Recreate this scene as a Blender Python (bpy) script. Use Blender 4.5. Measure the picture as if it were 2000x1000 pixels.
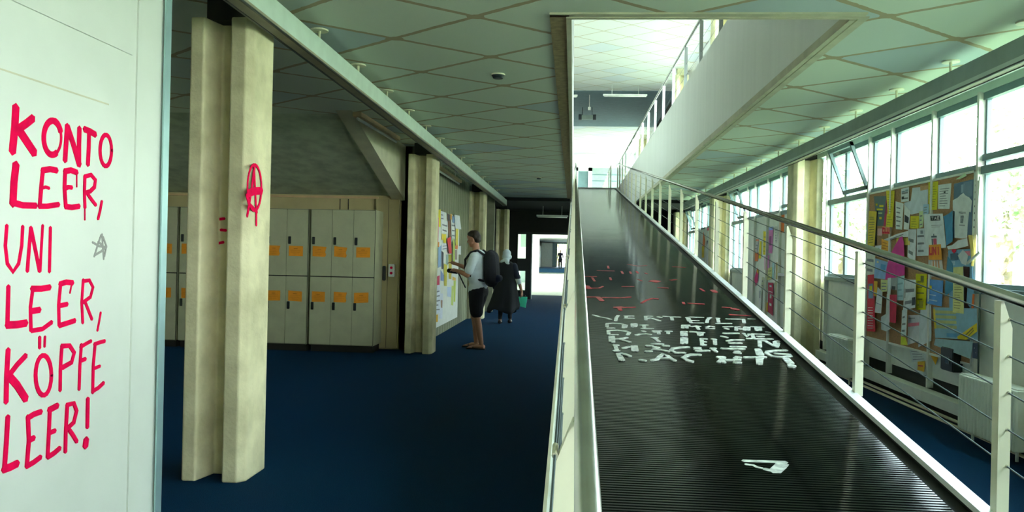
import bpy, bmesh, math, random
from mathutils import Vector, Matrix
random.seed(7)
for o in list(bpy.data.objects): bpy.data.objects.remove(o, do_unlink=True)
SC = bpy.context.scene
COL = SC.collection
# ------------------------------------------------------------------ camera
FPX, ROLL, EYE = 1555.0, 0.022, 1.45
YAW = math.atan(119/1555)
_f = Vector((-math.sin(YAW), math.cos(YAW), 0)); _r = Vector((math.cos(YAW), math.sin(YAW), 0)); _u = Vector((0, 0, 1))
_r2 = _r*math.cos(ROLL) + _u*math.sin(ROLL); _u2 = _u*math.cos(ROLL) - _r*math.sin(ROLL)
EYEP = Vector((0, 0, EYE))
cd = bpy.data.cameras.new('camera'); cam = bpy.data.objects.new('camera', cd); COL.objects.link(cam)
cd.sensor_width = 36.0; cd.sensor_fit = 'HORIZONTAL'; cd.lens = 36.0*FPX/2000.0; cd.clip_start = 0.05; cd.clip_end = 400
cam.matrix_world = Matrix(((_r2.x, _u2.x, -_f.x, 0), (_r2.y, _u2.y, -_f.y, 0), (_r2.z, _u2.z, -_f.z, EYE), (0, 0, 0, 1)))
SC.camera = cam
# ------------------------------------------------------------------ light
SC.view_settings.view_transform = 'Standard'; SC.view_settings.look = 'None'
SC.view_settings.exposure = 2.15; SC.view_settings.gamma = 1.0
SC.view_settings.use_curve_mapping = False
w = bpy.data.worlds.new('sky'); SC.world = w; w.use_nodes = True
nt = w.node_tree; bg = nt.nodes['Background']
tc = nt.nodes.new('ShaderNodeTexCoord'); sx = nt.nodes.new('ShaderNodeSeparateXYZ'); rp = nt.nodes.new('ShaderNodeValToRGB')
nt.links.new(tc.outputs['Generated'], sx.inputs[0]); nt.links.new(sx.outputs['Z'], rp.inputs[0]); nt.links.new(rp.outputs[0], bg.inputs['Color'])
rp.color_ramp.elements[0].position = 0.0; rp.color_ramp.elements[0].color = (0.96, 1.0, 0.96, 1)
rp.color_ramp.elements[1].position = 0.7; rp.color_ramp.elements[1].color = (0.70, 0.88, 1.0, 1)
bg.inputs['Strength'].default_value = 4.6
sd = bpy.data.lights.new('sun', 'SUN'); sd.energy = 9.0; sd.angle = 0.01; sd.color = (1.0, 0.94, 0.82)
so = bpy.data.objects.new('sun', sd); COL.objects.link(so)
so.rotation_euler = Vector((0.75, 0.30, -0.75)).to_track_quat('-Z', 'Y').to_euler()

def portal(x, y, z, sy, sz, rot):
    d = bpy.data.lights.new('window_daylight', 'AREA'); d.shape = 'RECTANGLE'; d.size = sy; d.size_y = sz; d.cycles.is_portal = True
    o = bpy.data.objects.new('window_daylight', d); COL.objects.link(o); o.location = (x, y, z); o.rotation_euler = rot
# daylight portals (sampling aid only) over the window bands
portal(3.72, 11.4, 2.05, 26.6, 1.8, (0, math.pi/2, 0))
portal(3.72, 20.2, 6.0, 12.4, 2.0, (0, math.pi/2, 0))
portal(3.72, 41.0, 6.0, 9.6, 2.0, (0, math.pi/2, 0))

# ------------------------------------------------------------------ pixel -> plane helpers (used to measure real positions)
def ray(x, y): return _f + _r2*((x-1000)/FPX) + _u2*((500-y)/FPX)
def onX(x, y, X):
    d = ray(x, y); return EYEP + d*(X/d.x)
def onY(x, y, Y):
    d = ray(x, y); return EYEP + d*(Y/d.y)
def onZ(x, y, Z=0.0):
    d = ray(x, y); return EYEP + d*((Z-EYE)/d.z)
def onR(x, y, z0, s):
    d = ray(x, y); return EYEP + d*((z0-EYE)/(d.z-s*d.y))

# ------------------------------------------------------------------ materials
M = {}
def mat(name, col, rough=0.6, metal=0.0, var=0.06, scale=6.0, bump=0.0, bscale=60.0, spec=0.5, emit=None, dirt=None, coat=0.0, stretch=None):
    m = bpy.data.materials.new(name); m.use_nodes = True; nt = m.node_tree; b = nt.nodes['Principled BSDF']
    b.inputs['Roughness'].default_value = rough; b.inputs['Metallic'].default_value = metal
    b.inputs['Specular IOR Level'].default_value = spec; b.inputs['Coat Weight'].default_value = coat
    tc = nt.nodes.new('ShaderNodeTexCoord'); src = tc.outputs['Object']
    if stretch:
        mp = nt.nodes.new('ShaderNodeMapping'); mp.inputs['Scale'].default_value = stretch; nt.links.new(src, mp.inputs[0]); src = mp.outputs[0]
    n = nt.nodes.new('ShaderNodeTexNoise'); n.inputs['Scale'].default_value = scale; n.inputs['Detail'].default_value = 5
    nt.links.new(src, n.inputs['Vector'])
    r = nt.nodes.new('ShaderNodeValToRGB'); nt.links.new(n.outputs['Fac'], r.inputs[0])
    d = [max(0, c*(1-var*2)) for c in col]; l = [min(1, c*(1+var)) for c in col]
    if dirt: d = dirt
    r.color_ramp.elements[0].position = 0.3; r.color_ramp.elements[0].color = (*d, 1)
    r.color_ramp.elements[1].position = 0.62; r.color_ramp.elements[1].color = (*l, 1)
    nt.links.new(r.outputs[0], b.inputs['Base Color'])
    if bump:
        n2 = nt.nodes.new('ShaderNodeTexNoise'); n2.inputs['Scale'].default_value = bscale; nt.links.new(tc.outputs['Object'], n2.inputs['Vector'])
        bp = nt.nodes.new('ShaderNodeBump'); bp.inputs['Strength'].default_value = bump; bp.inputs['Distance'].default_value = 0.01
        nt.links.new(n2.outputs['Fac'], bp.inputs['Height']); nt.links.new(bp.outputs[0], b.inputs['Normal'])
    if emit:
        b.inputs['Emission Color'].default_value = (*emit[:3], 1); b.inputs['Emission Strength'].default_value = emit[3]
    M[name] = m; return m
mat('white_panel', (0.70, 0.74, 0.67), 0.35, var=0.02, scale=3)
mat('aluminium_edge', (0.42, 0.62, 0.64), 0.35, 0.6, var=0.03)
mat('concrete_column', (0.72, 0.67, 0.43), 0.75, var=0.10, scale=4, bump=0.25, bscale=45, dirt=(0.54, 0.50, 0.30))
mat('fascia_white', (0.80, 0.82, 0.76), 0.55, var=0.02, stretch=(1, 1, 0.1))
mat('slab_white', (0.80, 0.80, 0.78), 0.6, var=0.03)
mat('beam_green', (0.62, 0.74, 0.66), 0.5, var=0.04)
mat('beam_grey', (0.33, 0.42, 0.38), 0.5, var=0.05)
mat('beam_underside', (0.34, 0.31, 0.22), 0.5, var=0.08)
mat('concrete_soffit', (0.50, 0.57, 0.42), 0.85, var=0.12, scale=5, bump=0.2, bscale=30)
mat('concrete_dark', (0.17, 0.17, 0.12), 0.85, var=0.12)
mat('wall_cream', (0.60, 0.58, 0.42), 0.6, var=0.05)
mat('wall_yellow', (0.56, 0.48, 0.25), 0.6, var=0.06, scale=2)
mat('wall_green', (0.35, 0.36, 0.24), 0.7, var=0.07)
mat('wall_light', (0.84, 0.87, 0.80), 0.6, var=0.03)
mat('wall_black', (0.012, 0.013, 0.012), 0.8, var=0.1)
mat('locker_paint', (0.52, 0.54, 0.35), 0.4, var=0.04, scale=5)
mat('locker_gap', (0.02, 0.02, 0.015), 0.8)
mat('lock_black', (0.015, 0.02, 0.022), 0.35)
mat('notice_orange', (0.95, 0.36, 0.02), 0.6, var=0.06)
mat('ink_dark', (0.03, 0.025, 0.03), 0.7)
mat('ink_brown', (0.45, 0.12, 0.0), 0.7)
mat('post_cream', (0.88, 0.87, 0.66), 0.4, var=0.03)
mat('kerb_white', (0.90, 0.95, 0.92), 0.35, var=0.02)
mat('stringer_black', (0.01, 0.01, 0.008), 0.7)
mat('steel_tube', (0.46, 0.46, 0.42), 0.27, 1.0, var=0.05)
mat('steel_wire', (0.12, 0.15, 0.15), 0.4, 0.8)
mat('window_frame', (0.15, 0.24, 0.25), 0.45, var=0.05)
mat('mullion_white', (0.72, 0.72, 0.66), 0.45, var=0.04)
mat('radiator_white', (0.82, 0.86, 0.76), 0.35, var=0.02)
mat('cork', (0.48, 0.27, 0.13), 0.85, var=0.12, scale=80)
mat('paint_red', (0.82, 0.0, 0.07), 0.8, var=0.08, scale=20, spec=0.1)
mat('paint_pale_red', (0.42, 0.03, 0.04), 0.6, var=0.25, scale=30)
mat('paint_grey', (0.30, 0.30, 0.28), 0.6)
mat('paint_white', (0.62, 0.66, 0.60), 0.6, var=0.25, scale=25)
mat('skin', (0.50, 0.24, 0.15), 0.5, var=0.05)
mat('hair_dark', (0.02, 0.012, 0.008), 0.6)
mat('cloth_white', (0.74, 0.84, 0.88), 0.85, bump=0.2, bscale=30)
mat('cloth_black', (0.012, 0.014, 0.02), 0.85, bump=0.2)
mat('cloth_navy', (0.012, 0.018, 0.045), 0.85, bump=0.2)
mat('bag_teal', (0.08, 0.90, 0.58), 0.45)
mat('rubber_black', (0.01, 0.01, 0.01), 0.5)
mat('grass', (0.28, 0.34, 0.20), 0.9, var=0.3, scale=8)
mat('leaf', (0.32, 0.46, 0.22), 0.7, var=0.3, scale=3)
mat('bark', (0.14, 0.10, 0.06), 0.9, var=0.2)
mat('lamp_body', (0.75, 0.77, 0.72), 0.4)
mat('lamp_dark', (0.02, 0.03, 0.04), 0.5)
mat('joint_tan', (0.33, 0.25, 0.13), 0.8, var=0.15, scale=20)
mat('joint_pale', (0.60, 0.58, 0.42), 0.7, var=0.06)
mat('tube_warm', (0.70, 0.50, 0.28), 0.5)
mat('ceiling_shade', (0.10, 0.17, 0.20), 0.7, var=0.05)  # shade on the unlit upper ceiling stretch, put into the colour
mat('step_blue', (0.02, 0.10, 0.22), 0.8)
mat('floor_light', (0.52, 0.55, 0.52), 0.5, var=0.08)

def node_mat(name):
    m = bpy.data.materials.new(name); m.use_nodes = True; M[name] = m; return m, m.node_tree, m.node_tree.nodes['Principled BSDF']
def mth(nt, op, a, b=None, c=None):
    n = nt.nodes.new('ShaderNodeMath'); n.operation = op
    for i, v in enumerate((a, b, c)):
        if v is None: continue
        if isinstance(v, (int, float)): n.inputs[i].default_value = v
        else: nt.links.new(v, n.inputs[i])
    return n.outputs[0]
def tile_mat(name, cols, joint, px, py, x0, y0, hw):
    m, nt, b = node_mat(name); b.inputs['Roughness'].default_value = 0.75
    tc = nt.nodes.new('ShaderNodeTexCoord')
    nz = nt.nodes.new('ShaderNodeTexNoise'); nz.inputs['Scale'].default_value = 3; nt.links.new(tc.outputs['Object'], nz.inputs['Vector'])
    s = nt.nodes.new('ShaderNodeSeparateXYZ'); nt.links.new(tc.outputs['Object'], s.inputs[0])
    wob = mth(nt, 'MULTIPLY', mth(nt, 'SUBTRACT', nz.outputs['Fac'], 0.5), 0.02)
    a = mth(nt, 'MULTIPLY', mth(nt, 'ADD', s.outputs['X'], 40*px-x0), 1/px)
    c = mth(nt, 'MULTIPLY', mth(nt, 'ADD', s.outputs['Y'], 20*py-y0), 1/py)
    u = mth(nt, 'ADD', mth(nt, 'MULTIPLY', mth(nt, 'ADD', a, c), 0.5), wob)
    v = mth(nt, 'ADD', mth(nt, 'MULTIPLY', mth(nt, 'SUBTRACT', a, c), 0.5), wob)
    def edge(q):
        f = mth(nt, 'FRACT', q); return mth(nt, 'MINIMUM', f, mth(nt, 'SUBTRACT', 1.0, f))
    eu, ev = edge(u), edge(v)
    g = 0.5*math.sqrt(1/px**2+1/py**2)
    nf = nt.nodes.new('ShaderNodeTexNoise'); nf.inputs['Scale'].default_value = 14; nt.links.new(tc.outputs['Object'], nf.inputs['Vector'])
    wid = mth(nt, 'MULTIPLY', mth(nt, 'ADD', nf.outputs['Fac'], 0.5), hw*g)
    line = mth(nt, 'LESS_THAN', mth(nt, 'MINIMUM', eu, ev), wid)
    blob = mth(nt, 'LESS_THAN', mth(nt, 'ADD', eu, ev), mth(nt, 'MULTIPLY', wid, 3.6))
    ln = mth(nt, 'MAXIMUM', line, blob)
    cb = nt.nodes.new('ShaderNodeCombineXYZ'); nt.links.new(mth(nt, 'FLOOR', u), cb.inputs[0]); nt.links.new(mth(nt, 'FLOOR', v), cb.inputs[1])
    wn = nt.nodes.new('ShaderNodeTexWhiteNoise'); nt.links.new(cb.outputs[0], wn.inputs['Vector'])
    r = nt.nodes.new('ShaderNodeValToRGB'); nt.links.new(wn.outputs['Value'], r.inputs[0])
    r.color_ramp.elements[0].color = (*cols[0], 1); r.color_ramp.elements[1].color = (*cols[1], 1); r.color_ramp.elements[1].position = 0.75
    e = r.color_ramp.elements.new(0.92); e.color = (*cols[2], 1)
    mx = nt.nodes.new('ShaderNodeMix'); mx.data_type = 'RGBA'; nt.links.new(ln, mx.inputs['Factor'])
    nt.links.new(r.outputs[0], mx.inputs['A']); mx.inputs['B'].default_value = (*joint, 1)
    nt.links.new(mx.outputs['Result'], b.inputs['Base Color'])
tile_mat('ceiling_tiles', [(0.68, 0.76, 0.62), (0.72, 0.79, 0.66), (0.54, 0.63, 0.63)], (0.46, 0.38, 0.23), 0.68, 0.545, -0.70, 5.37, 0.022)
tile_mat('upper_tiles', [(0.66, 0.66, 0.62), (0.68, 0.67, 0.64), (0.60, 0.62, 0.64)], (0.48, 0.40, 0.28), 0.68, 0.545, -0.70, 5.37, 0.016)
# carpet
m, nt, b = node_mat('carpet_blue'); b.inputs['Roughness'].default_value = 0.9; b.inputs['Specular IOR Level'].default_value = 0.05; b.inputs['Sheen Weight'].default_value = 0.055; b.inputs['Sheen Roughness'].default_value = 0.45; b.inputs['Sheen Tint'].default_value = (0.05, 0.32, 0.85, 1)
tc = nt.nodes.new('ShaderNodeTexCoord'); n = nt.nodes.new('ShaderNodeTexNoise'); n.inputs['Scale'].default_value = 260; n.inputs['Detail'].default_value = 3
nt.links.new(tc.outputs['Object'], n.inputs['Vector']); r = nt.nodes.new('ShaderNodeValToRGB'); nt.links.new(n.outputs['Fac'], r.inputs[0])
r.color_ramp.elements[0].position = 0.35; r.color_ramp.elements[0].color = (0.0, 0.003, 0.010, 1)
r.color_ramp.elements[1].position = 0.68; r.color_ramp.elements[1].color = (0.003, 0.044, 0.105, 1)
nt.links.new(r.outputs[0], b.inputs['Base Color'])
bp = nt.nodes.new('ShaderNodeBump'); bp.inputs['Strength'].default_value = 0.5; bp.inputs['Distance'].default_value = 0.004
nt.links.new(n.outputs['Fac'], bp.inputs['Height']); nt.links.new(bp.outputs[0], b.inputs['Normal'])
# ribbed rubber
m, nt, b = node_mat('ramp_rubber'); b.inputs['Base Color'].default_value = (0.0015, 0.002, 0.002, 1)
tc = nt.nodes.new('ShaderNodeTexCoord'); n = nt.nodes.new('ShaderNodeTexNoise'); n.inputs['Scale'].default_value = 2.2; n.inputs['Detail'].default_value = 6
nt.links.new(tc.outputs['Object'], n.inputs['Vector'])
mr = nt.nodes.new('ShaderNodeMapRange'); nt.links.new(n.outputs['Fac'], mr.inputs[0]); mr.inputs['To Min'].default_value = 0.07; mr.inputs['To Max'].default_value = 0.15
nt.links.new(mr.outputs[0], b.inputs['Roughness']); b.inputs['Specular IOR Level'].default_value = 0.16
# glass: thin architectural pane
m = bpy.data.materials.new('glass'); m.use_nodes = True; M['glass'] = m; nt = m.node_tree; nt.nodes.clear()
o_ = nt.nodes.new('ShaderNodeOutputMaterial'); tr = nt.nodes.new('ShaderNodeBsdfTransparent'); gl = nt.nodes.new('ShaderNodeBsdfGlossy'); mxs = nt.nodes.new('ShaderNodeMixShader')
lw = nt.nodes.new('ShaderNodeLayerWeight'); lw.inputs[0].default_value = 0.5; gl.inputs['Roughness'].default_value = 0.02; tr.inputs[0].default_value = (0.93, 0.97, 0.96, 1)
fr = nt.nodes.new('ShaderNodeMath'); fr.operation = 'POWER'; fr.inputs[1].default_value = 4.0; nt.links.new(lw.outputs['Facing'], fr.inputs[0]); fr2 = nt.nodes.new('ShaderNodeMath'); fr2.operation = 'MULTIPLY_ADD'; fr2.inputs[1].default_value = 0.45; fr2.inputs[2].default_value = 0.03; nt.links.new(fr.outputs[0], fr2.inputs[0]); nt.links.new(fr2.outputs[0], mxs.inputs[0]); nt.links.new(tr.outputs[0], mxs.inputs[1]); nt.links.new(gl.outputs[0], mxs.inputs[2]); nt.links.new(mxs.outputs[0], o_.inputs[0])
# fluted wall
m, nt, b = node_mat('fluted_wall'); b.inputs['Roughness'].default_value = 0.8
tc = nt.nodes.new('ShaderNodeTexCoord'); wv = nt.nodes.new('ShaderNodeTexWave'); wv.bands_direction = 'Y'; wv.inputs['Scale'].default_value = 1.1
nt.links.new(tc.outputs['Object'], wv.inputs['Vector']); r = nt.nodes.new('ShaderNodeValToRGB'); nt.links.new(wv.outputs['Fac'], r.inputs[0])
r.color_ramp.elements[0].color = (0.22, 0.23, 0.14, 1); r.color_ramp.elements[1].color = (0.30, 0.32, 0.21, 1)
nt.links.new(r.outputs[0], b.inputs['Base Color'])
bp = nt.nodes.new('ShaderNodeBump'); bp.inputs['Distance'].default_value = 0.02; nt.links.new(wv.outputs['Fac'], bp.inputs['Height']); nt.links.new(bp.outputs[0], b.inputs['Normal'])
PC = {}
def pmat(c):
    k = tuple(round(x, 2) for x in c)
    if k not in PC: PC[k] = mat('paper_%d' % len(PC), k, 0.75, var=0.05, scale=12)
    return PC[k]

# ------------------------------------------------------------------ geometry helpers
class MB:
    def __init__(s): s.v = []; s.f = []; s.mi = 0; s.m = []
    def poly(s, pts, faces):
        b = len(s.v); s.v += [Vector(p) for p in pts]; s.f += [tuple(b+i for i in f) for f in faces]; s.m += [s.mi]*(len(s.f)-len(s.m)); return s
    def box(s, x0, x1, y0, y1, z0, z1, sl=0.0):
        # sl: rise of z per metre of y (sloping members)
        p = [(x, y, z+sl*y) for z in (z0, z1) for y in (y0, y1) for x in (x0, x1)]
        return s.poly(p, [(0, 2, 3, 1), (4, 5, 7, 6), (0, 1, 5, 4), (2, 6, 7, 3), (0, 4, 6, 2), (1, 3, 7, 5)])
    def bbox(s, x0, x1, y0, y1, z0, z1, b=0.01):
        # bevelled box
        bm = bmesh.new(); bmesh.ops.create_cube(bm, size=1)
        for v in bm.verts: v.co = Vector(((x0+x1)/2+v.co.x*(x1-x0), (y0+y1)/2+v.co.y*(y1-y0), (z0+z1)/2+v.co.z*(z1-z0)))
        bmesh.ops.bevel(bm, geom=bm.edges[:], offset=b, segments=2, affect='EDGES')
        bm.verts.index_update(); s.poly([v.co.copy() for v in bm.verts], [tuple(v.index for v in f.verts) for f in bm.faces]); bm.free(); return s
    def prism(s, pts, d):
        # pts: planar polygon, extruded by vector d
        n = len(pts); a = [Vector(p) for p in pts]; c = [p+Vector(d) for p in a]
        return s.poly(a+c, [tuple(range(n)), tuple(range(2*n-1, n-1, -1))] + [(i, i+n, (i+1) % n+n, (i+1) % n) for i in range(n)])
    def tube(s, path, r, n=10, cap=True):
        path = [Vector(p) for p in path]; rs = r if isinstance(r, (list, tuple)) else [r]*len(path); b = len(s.v)
        for i, p in enumerate(path):
            t = (path[min(i+1, len(path)-1)]-path[max(i-1, 0)]).normalized()
            h = Vector((0, 0, 1)) if abs(t.z) < 0.9 else Vector((1, 0, 0)); a = t.cross(h).normalized(); c = a.cross(t)
            for k in range(n):
                an = 2*math.pi*k/n; s.v.append(p+(a*math.cos(an)+c*math.sin(an))*rs[i])
        for i in range(len(path)-1):
            for k in range(n): s.f.append((b+i*n+k, b+i*n+(k+1) % n, b+(i+1)*n+(k+1) % n, b+(i+1)*n+k))
        if cap: s.f.append(tuple(b+k for k in range(n-1, -1, -1))); s.f.append(tuple(b+(len(path)-1)*n+k for k in range(n)))
        return s
    def ell(s, c, r, rot=None, seg=14, ring=9):
        b = len(s.v); c = Vector(c); R = rot or Matrix.Identity(3)
        s.v.append(c+R@Vector((0, 0, r[2])))
        for i in range(1, ring):
            th = math.pi*i/ring
            for k in range(seg):
                ph = 2*math.pi*k/seg; s.v.append(c+R@Vector((r[0]*math.sin(th)*math.cos(ph), r[1]*math.sin(th)*math.sin(ph), r[2]*math.cos(th))))
        s.v.append(c+R@Vector((0, 0, -r[2]))); e = len(s.v)-1
        for k in range(seg): s.f.append((b, b+1+k, b+1+(k+1) % seg)); s.f.append((e, e-seg+(k+1) % seg, e-seg+k))
        for i in range(ring-2):
            for k in range(seg): q = b+1+i*seg; s.f.append((q+k, q+seg+k, q+seg+(k+1) % seg, q+(k+1) % seg))
        return s
    def limb(s, pts, rs):
        for i in range(len(pts)-1):
            a, b = Vector(pts[i]), Vector(pts[i+1]); k = max(2, int((b-a).length/0.02))
            s.tube([a.lerp(b, j/k) for j in range(k+1)], [rs[i]*(1-j/k)+rs[i+1]*j/k for j in range(k+1)], 12)
        for p, r in zip(pts, rs): s.ell(p, (r, r, r), seg=12, ring=8)
        return s
    def cyl(s, c, r, h, n=20, axis='z'):
        d = {'z': (0, 0, h), 'x': (h, 0, 0), 'y': (0, h, 0)}[axis]; c = Vector(c); return s.tube([c, c+Vector(d)], r, n)
    def build(s, name, m, parent=None, smooth=False, remesh=None, label=None):
        me = bpy.data.meshes.new(name); off = parent_origin(parent)
        me.from_pydata([tuple(v-off) for v in s.v], [], s.f); me.update()
        ms_ = m if isinstance(m, (list, tuple)) else [m]; ms_ = [M[q] if isinstance(q, str) else q for q in ms_]; m = ms_[0]
        for q in ms_: me.materials.append(q)
        if len(ms_) > 1:
            s.m += [s.mi]*(len(s.f)-len(s.m))
            for p_, k_ in zip(me.polygons, s.m): p_.material_index = k_
        bm = bmesh.new(); bm.from_mesh(me); bmesh.ops.recalc_face_normals(bm, faces=bm.faces); bm.to_mesh(me); bm.free()
        o = bpy.data.objects.new(name, me); COL.objects.link(o)
        if remesh:
            md = o.modifiers.new('r', 'REMESH'); md.mode = 'VOXEL'; md.voxel_size = remesh
            ms = o.modifiers.new('s', 'SMOOTH'); ms.iterations = 4; ms.factor = 0.5
            bpy.context.view_layer.update()
            dg = bpy.context.evaluated_depsgraph_get(); nm = bpy.data.meshes.new_from_object(o.evaluated_get(dg))
            o.modifiers.clear(); o.data = nm; me = nm; me.name = name; me.materials.clear(); me.materials.append(m); smooth = True
        if smooth:
            for p in me.polygons: p.use_smooth = True
        if parent: o.parent = parent
        if label: o['label'] = label
        return o
def parent_origin(p):
    v = Vector((0, 0, 0))
    while p is not None: v += p.location; p = p.parent
    return v
def thing(name, label, cat, loc=(0, 0, 0), group=None):
    o = bpy.data.objects.new(name, None); COL.objects.link(o); o.location = loc; o.empty_display_size = 0.1
    return tag(o, label, cat, group)
def tag(o, label, cat, group=None):
    o['label'] = label; o['category'] = cat
    if group: o['group'] = group
    return o
def struct(o, label=None, cat=None):
    o['kind'] = 'structure'
    if label: o['label'] = label
    if cat: o['category'] = cat
    return o
def sgroup(name, label, cat, loc=(0, 0, 0)):
    o = bpy.data.objects.new(name, None); COL.objects.link(o); o.location = loc; return struct(o, label, cat)
def copy_tree(o, parent=None):
    c = o.copy(); COL.objects.link(c); c.parent = parent
    for ch in list(o.children): copy_tree(ch, c)
    return c
def ribbon(mb, P, n, wid, lift=0.002, rnd=True):
    wid = wid*WSC[0] if not isinstance(wid, list) else [q*WSC[0] for q in wid]
    # brush stroke: flat band with rounded ends along points P lying on a plane of normal n
    P = [Vector(p) for p in P]; n = Vector(n).normalized(); W = wid if isinstance(wid, (list, tuple)) else [wid]*len(P)
    L = []; R_ = []
    for i, p in enumerate(P):
        t = (P[min(i+1, len(P)-1)]-P[max(i-1, 0)]); t = t.normalized() if t.length > 1e-6 else Vector((0, 0, 1)); s = n.cross(t).normalized()
        L.append(p+s*W[i]/2+n*lift); R_.append(p-s*W[i]/2+n*lift)
    def cap(i, sg):
        t = (P[i]-P[i-1]).normalized() if sg > 0 else (P[0]-P[1]).normalized()
        return P[i]+t*W[i]*0.35+n*lift
    pts = L+R_; k = len(P); f = [(i, i+1, k+i+1, k+i) for i in range(k-1)]
    if rnd:
        pts += [cap(0, -1), cap(k-1, 1)]; f += [(0, k, 2*k), (k-1, 2*k+1, 2*k-1)]
    # give the paint a skin thickness
    b = len(pts); pts2 = pts+[q-n*lift*0.9 for q in pts]
    f2 = list(f)
    loop = [2*k]+list(range(0, k))+[2*k+1]+list(range(2*k-1, k-1, -1)) if rnd else list(range(0, k))+list(range(2*k-1, k-1, -1))
    for i in range(len(loop)):
        a, c = loop[i], loop[(i+1) % len(loop)]; f2.append((a, c, c+b, a+b))
    mb.poly(pts2, f2)
WSC = [1.4]
def ellpts(cx, cy, rx, ry, n=18, a0=0.0, a1=360.0):
    return [(cx+rx*math.cos(math.radians(a0+(a1-a0)*i/n)), cy+ry*math.sin(math.radians(a0+(a1-a0)*i/n))) for i in range(n+1)]
# ================================================================== STRUCTURE
WX = 3.5; CZ = 3.07; UF = 4.35; UC = 7.3; S = 0.132; RY1 = 33.3
struct(MB().box(-7.2, 3.7, -5.2, 30.0, -0.2, 0).build('floor', 'carpet_blue'), 'dark blue carpet floor of the corridor', 'floor')
struct(MB().box(-3.6, 3.7, 30.0, 74, -0.2, 0).build('floor_far', 'floor_light'), 'pale sunlit floor beyond the far doorway', 'floor')
struct(MB().box(-7.2, 3.7, -5.2, 5.36, CZ, CZ+.05).box(-7.2, -.06, 5.36, 21.9, CZ, CZ+.05).box(1.79, 3.7, 5.36, 21.9, CZ, CZ+.05).build('ceiling', 'ceiling_tiles'), 'grey-green ceiling with tan diagonal joints', 'ceiling')
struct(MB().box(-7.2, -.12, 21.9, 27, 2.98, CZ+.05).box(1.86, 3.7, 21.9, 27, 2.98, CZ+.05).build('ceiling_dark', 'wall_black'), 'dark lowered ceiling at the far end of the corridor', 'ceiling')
struct(MB().box(-7.2, 3.7, -5.2, 5.36, CZ+.05, UF).box(-7.2, -.05, 5.36, 46, CZ+.05, UF).box(1.79, 3.7, 5.36, 46, CZ+.05, UF).box(-.05, 1.79, RY1, 46, UF-.9, UF+.03).build('floor_upper', 'fascia_white'), 'white sided upper floor slab around the ramp opening', 'floor')
struct(MB().box(-3.2, 3.7, 2, 28, UC, UC+.1).box(-3.2, 3.7, 35.5, 46, UC, UC+.1).build('ceiling_upper', 'upper_tiles'), 'bright upper ceiling with thin diagonal joints', 'ceiling')
struct(MB().box(-3.2, 3.7, 28, 35.5, UC-.02, UC+.1).build('ceiling_upper_shade', 'ceiling_shade'), 'unlit stretch of the upper ceiling, its shade painted in as dark blue-grey', 'ceiling')  # shade between the bright zones painted as a darker, hard-edged section
# trims round the opening and along the ceiling
struct(MB().box(-.19, -.06, 5.30, 22, CZ-.012, CZ).build('trim_1', 'joint_tan'), 'tan board strip along the left edge of the opening', 'trim')
struct(MB().box(-.08, -.045, 5.36, 33, CZ-.02, CZ+.06).build('trim_2', 'joint_pale'), 'pale bead on the left edge of the opening', 'trim')
struct(MB().box(-.19, 1.86, 5.28, 5.34, CZ-.012, CZ).box(-.08, 1.84, 5.34, 5.375, CZ-.02, CZ+.05).build('trim_3', 'joint_pale'), 'cream bead across the near edge of the opening', 'trim')
struct(MB().box(1.782, 1.82, 5.40, 22, CZ-.02, CZ+.045).box(1.84, 1.90, 5.37, 22, CZ-.012, CZ-.001).build('trim_4', 'joint_pale'), 'cream bead along the right edge of the opening', 'trim')
# left near wall with raised panel
g = sgroup('wall_left', 'white panelled wall at the near left with red painted slogan', 'wall')
MB().box(-2.14, -2.012, -5, 3.77, 0, CZ).build('wall_face', 'white_panel', g)
MB().box(-2.012, -1.998, -4, 3.42, 0, 2.29).build('raised_panel', 'white_panel', g)
MB().box(-2.012, -2.003, -4, 3.46, 2.32, CZ).build('upper_panel', 'white_panel', g)
MB().box(-2.012, -2.004, 3.50, 3.53, 0, CZ).build('batten', 'white_panel', g)
MB().box(-1.9985, -1.9965, -4, 3.27, 2.058, 2.064).build('panel_seam', 'joint_pale', g)
MB().box(-2.15, -1.997, 3.745, 3.775, 0, CZ).box(-2.0, -1.992, 3.72, 3.775, 0, CZ).build('edge_strip', 'aluminium_edge', g, label='pale blue metal edge strip')
WL = g
struct(MB().box(-7.2, -2.15, 3.5, 3.6, 0, CZ).build('wall_left_front', 'wall_cream'))
struct(MB().box(-7.3, -7.2, -5, 12, 0, CZ).build('wall_left_side', 'wall_cream'))
g = sgroup('wall_locker', 'yellowish wall strip above and behind the lockers', 'wall')
MB().box(-7.2, -2.45, 11.86, 12.0, 0, CZ).build('wall_face', 'wall_yellow', g)
MB().box(-7.2, -2.95, 11.82, 11.86, 2.27, 2.30).build('ledge', 'tube_warm', g)
for xx in (-3.55, -3.42, -5.4, -2.80): MB().box(xx, xx+.012, 11.853, 11.86, 2.05, 2.26).build('panel_joint', 'ink_dark', g)
MB().box(-2.97, -2.62, 11.78, 11.86, 0.03, 2.26).build('cupboard_door', 'wall_yellow', g)
MB().box(-2.775, -2.77, 11.775, 11.78, 0.03, 2.26).build('door_gap', 'ink_dark', g)
MB().bbox(-2.84, -2.795, 11.73, 11.78, 1.04, 1.26, .008).build('door_handle', 'lock_black', g, label='long black cupboard handle')
# stair / haunch over the lockers
g = sgroup('wall_haunch', 'sloping concrete soffit above the lockers', 'soffit')
MB().prism([(-7.2, 9.15, CZ), (-7.2, 11.86, 2.32), (-7.2, 11.86, CZ)], (4.46, 0, 0)).build('soffit', 'concrete_soffit', g)
MB().prism([(-2.74, 8.9, CZ), (-2.74, 11.9, 2.24), (-2.74, 11.9, CZ)], (0.19, 0, 0)).build('stringer', 'wall_cream', g, label='cream triangular cheek of the sloping soffit')
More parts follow.
